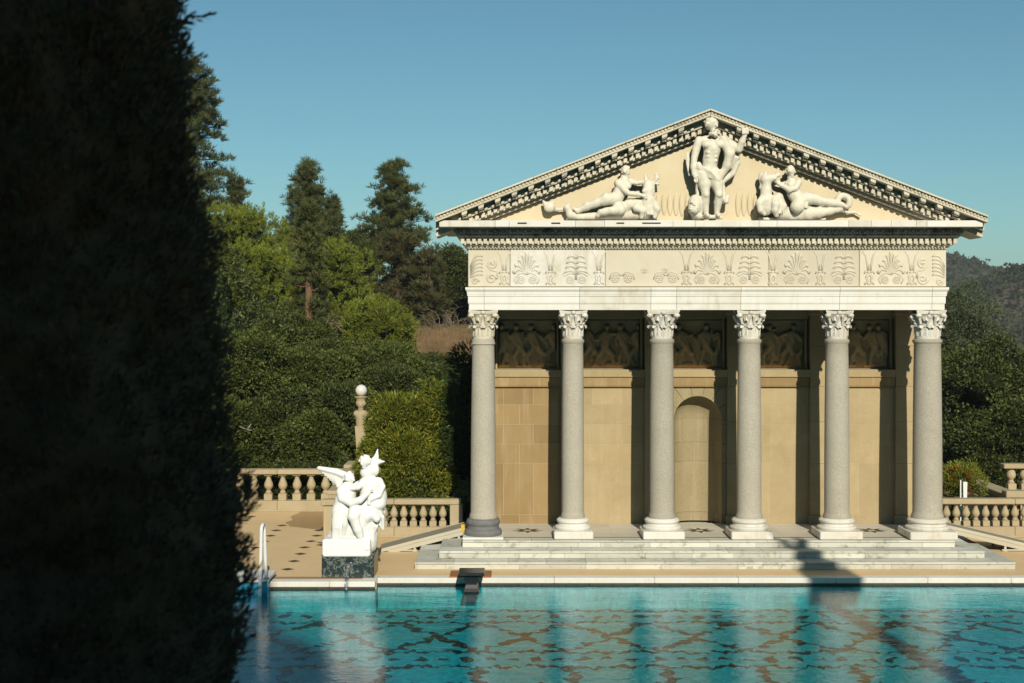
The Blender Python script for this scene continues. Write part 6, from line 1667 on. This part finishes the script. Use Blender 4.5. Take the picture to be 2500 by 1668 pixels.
# ---- scrub on the far hills (a mass nobody could count)
def scrub(Hd, n, seed, s0, s1):
    X_, Y_, Z_ = Hd; r = np.random.default_rng(seed); f = np.flatnonzero((Y_.ravel() < Y_.mean() + 40) & (Z_.ravel() > -25)); pk = r.choice(f, n)
    P0 = np.stack([X_.ravel()[pk], Y_.ravel()[pk], Z_.ravel()[pk]], -1) + r.normal(size=(n, 3))*np.array([3, 3, .3]); s = r.uniform(s0, s1, n)
    idx = np.repeat(np.arange(n), 10); d = sph(len(idx), r); d[:,2] = np.abs(d[:,2])
    return leaf_mesh('hill_scrub', P0[idx] + d*s[idx][:,None]*.4, d + sph(len(idx), r)*.5, s[idx]*.9, s[idx]*.7, seed=seed)
tag(link_mesh('hill_scrub', scrub(H1, 9000, 21, .7, 2.0), M['lf_hill']), 'dark scrub and small trees covering the farther hill', 'scrub', kind='stuff')
tag(link_mesh('hill_scrub', scrub(H2, 9000, 22, .5, 1.4), M['lf_hill']), 'dark scrub covering the nearer hill', 'scrub', kind='stuff')

# ---- the black foreground cypress: a narrow column of feathery sprays
CYX, CYY, CYH = -2.03, 6.05, 14.7
r = np.random.default_rng(900); n = 24000
def cyp_r(z):
    t_ = z / 14.0 * np.where(np.asarray(z) > 8, 1 - .048*(np.asarray(z)-8)/6.7, 1); return np.interp(t_, [0, .05, .2, .325, .377, .41, .45, .47, .533, .70, .85, .95, 1], [.5, .76, .93, .87, .83, .78, .71, .65, .59, .47, .33, .19, .03])
zc_ = np.where(r.random(n) < .78, r.uniform(3.7, 8.4, n), r.uniform(.2, CYH - .2, n)); a = r.uniform(0, 2*np.pi, n)
def cmod(a, z): return 1 + .035*np.sin(6*a + 2.3*z) + .035*np.sin(5.1*z + 2*a) + .03*np.sin(11*z - 3*a) + .02*np.sin(19*z + 5*a)
rad = cyp_r(zc_) * cmod(a, zc_) * (1 - .12*r.random(n)**1.3)
C = np.stack([rad*np.cos(a), rad*np.sin(a), zc_], -1); N = np.stack([np.cos(a)*.75, np.sin(a)*.75, np.full(n, .75)], -1)
idx = np.repeat(np.arange(n), 7); D = N[idx] + sph(len(idx), r)*.55
P = C[idx] + N[idx]*r.uniform(-.02, .05, len(idx))[:,None] + sph(len(idx), r)*.022
cme = leaf_mesh('crown', P, D, r.uniform(.022, .055, len(idx)), r.uniform(.008, .014, len(idx)), seed=901)
q = MB(); pr = [(float(cyp_r(z))*.96, z) for z in np.linspace(.1, CYH - .25, 150)]; q.lathe(pr, 0, 0, 40)
rs = random.Random(9); q.v = [(x*cm_, y*cm_, z) for x, y, z, cm_ in [(x, y, z, float(cmod(math.atan2(y, x), z))*rs.uniform(.97, 1.0)) for x, y, z in q.v]]
core = q.mesh('inner_crown', True)
tk = MB(); tk.tube([(0, 0, -.1), (0, 0, 3), (0, 0, 9)], [.16, .13, .05], 8)
put_tree('cypress_tree', (CYX, CYY, 0), 'huge black out-of-focus cypress filling the left foreground', 'tree', None, cme, M['lf_cyp'], tk.mesh('trunk', True), M['bark'], core)
core.materials.clear(); core.materials.append(M['cyp_core'])
# a few stray sprigs that break its outline
cyo = [o for o in COL.objects if o.name.startswith('cypress_tree')][0]
for (px, py, dx, dz) in ((508, 40, .9, .25), (520, 262, .95, .2), (497, 160, .8, .3), (500, 350, .85, .2), (580, 1290, .8, .5), (612, 1450, .9, .3), (610, 1580, .9, .35), (500, 215, .8, .55), (505, 300, .6, .6), (490, 95, .6, .5), (575, 1200, .7, .5), (595, 1380, .8, .2), (540, 700, .7, .6), (560, 880, .7, .5)):
    p0 = np.array([PX(px, CYY) - .17 - CYX, r.uniform(-.1, .1), PZ(py, CYY) - .03]); d0 = np.array([dx, 0, dz]); d0 /= np.linalg.norm(d0)
    q = [(p0 + d0*.19*k/35 + r.normal(size=3)*.004, d0 + sph(1, r)[0]*.75*(1 - .4*k/35), .050*(1.1 - .5*k/35)) for k in range(36)]
    sm = leaf_mesh('sprig', np.array([a_[0] for a_ in q]), np.array([a_[1] for a_ in q]), np.array([a_[2] for a_ in q]), .011, seed=5)
    so = bpy.data.objects.new('sprig', sm); sm.materials.append(M['lf_cyp']); COL.objects.link(so); so.parent = cyo

# ---- large conifer behind the camera that shades the cypress and the near corner of the pool
r = np.random.default_rng(950); BX, BY, BH = -1.0, -9.5, 22.2
def big_r(z): return np.interp(z, [0, 3, 8, 11, 13, 15.4, 17.8, 19.2, 20.6, 21.5, 22.2], [.3, .4, .6, 2.5, 4.6, 4.6, 3.6, 2.5, 1.5, .8, .05])
n = 9000; zc_ = r.uniform(10.0, BH - .2, n); a = r.uniform(0, 2*np.pi, n); rad = big_r(zc_)*r.uniform(.8, 1.05, n)
C = np.stack([rad*np.cos(a), rad*np.sin(a), zc_], -1)
cme = leaf_mesh('crown', C, np.stack([np.cos(a), np.sin(a), r.normal(0, .4, n)], -1), r.uniform(.35, .7, n), .16, seed=951)
q = MB(); q.lathe([(float(big_r(z))*.9, z) for z in np.linspace(9.8, BH - .3, 30)], 0, 0, 24); rs = random.Random(4); q.v = [(x*rs.uniform(.88, 1.08), y*rs.uniform(.88, 1.08), z) for x, y, z in q.v]
tk = MB(); tk.tube([(0, 0, -.3), (0, 0, 11)], [.5, .35], 10)
put_tree('conifer_tree', (BX, BY, 0), 'broad dark conifer standing behind the viewer', 'tree', None, cme, M['lf_con'], tk.mesh('trunk', True), M['bark'], q.mesh('inner_crown', True))

# ---- thin summer haze over the whole valley
hz = MB().box(-700, 900, -160, 1850, -70, 75).build('haze', None)
hm = bpy.data.materials.new('haze_air'); hm.use_nodes = True; hn = hm.node_tree; hn.nodes.remove(hn.nodes['Principled BSDF'])
pv = hn.nodes.new('ShaderNodeVolumePrincipled'); pv.inputs['Color'].default_value = (.80, .88, .95, 1); pv.inputs['Density'].default_value = .00027; pv.inputs['Anisotropy'].default_value = .0
hn.links.new(pv.outputs[0], hn.nodes['Material Output'].inputs['Volume']); hz.data.materials.append(hm); hz['kind'] = 'stuff'
hm.cycles.homogeneous_volume = True
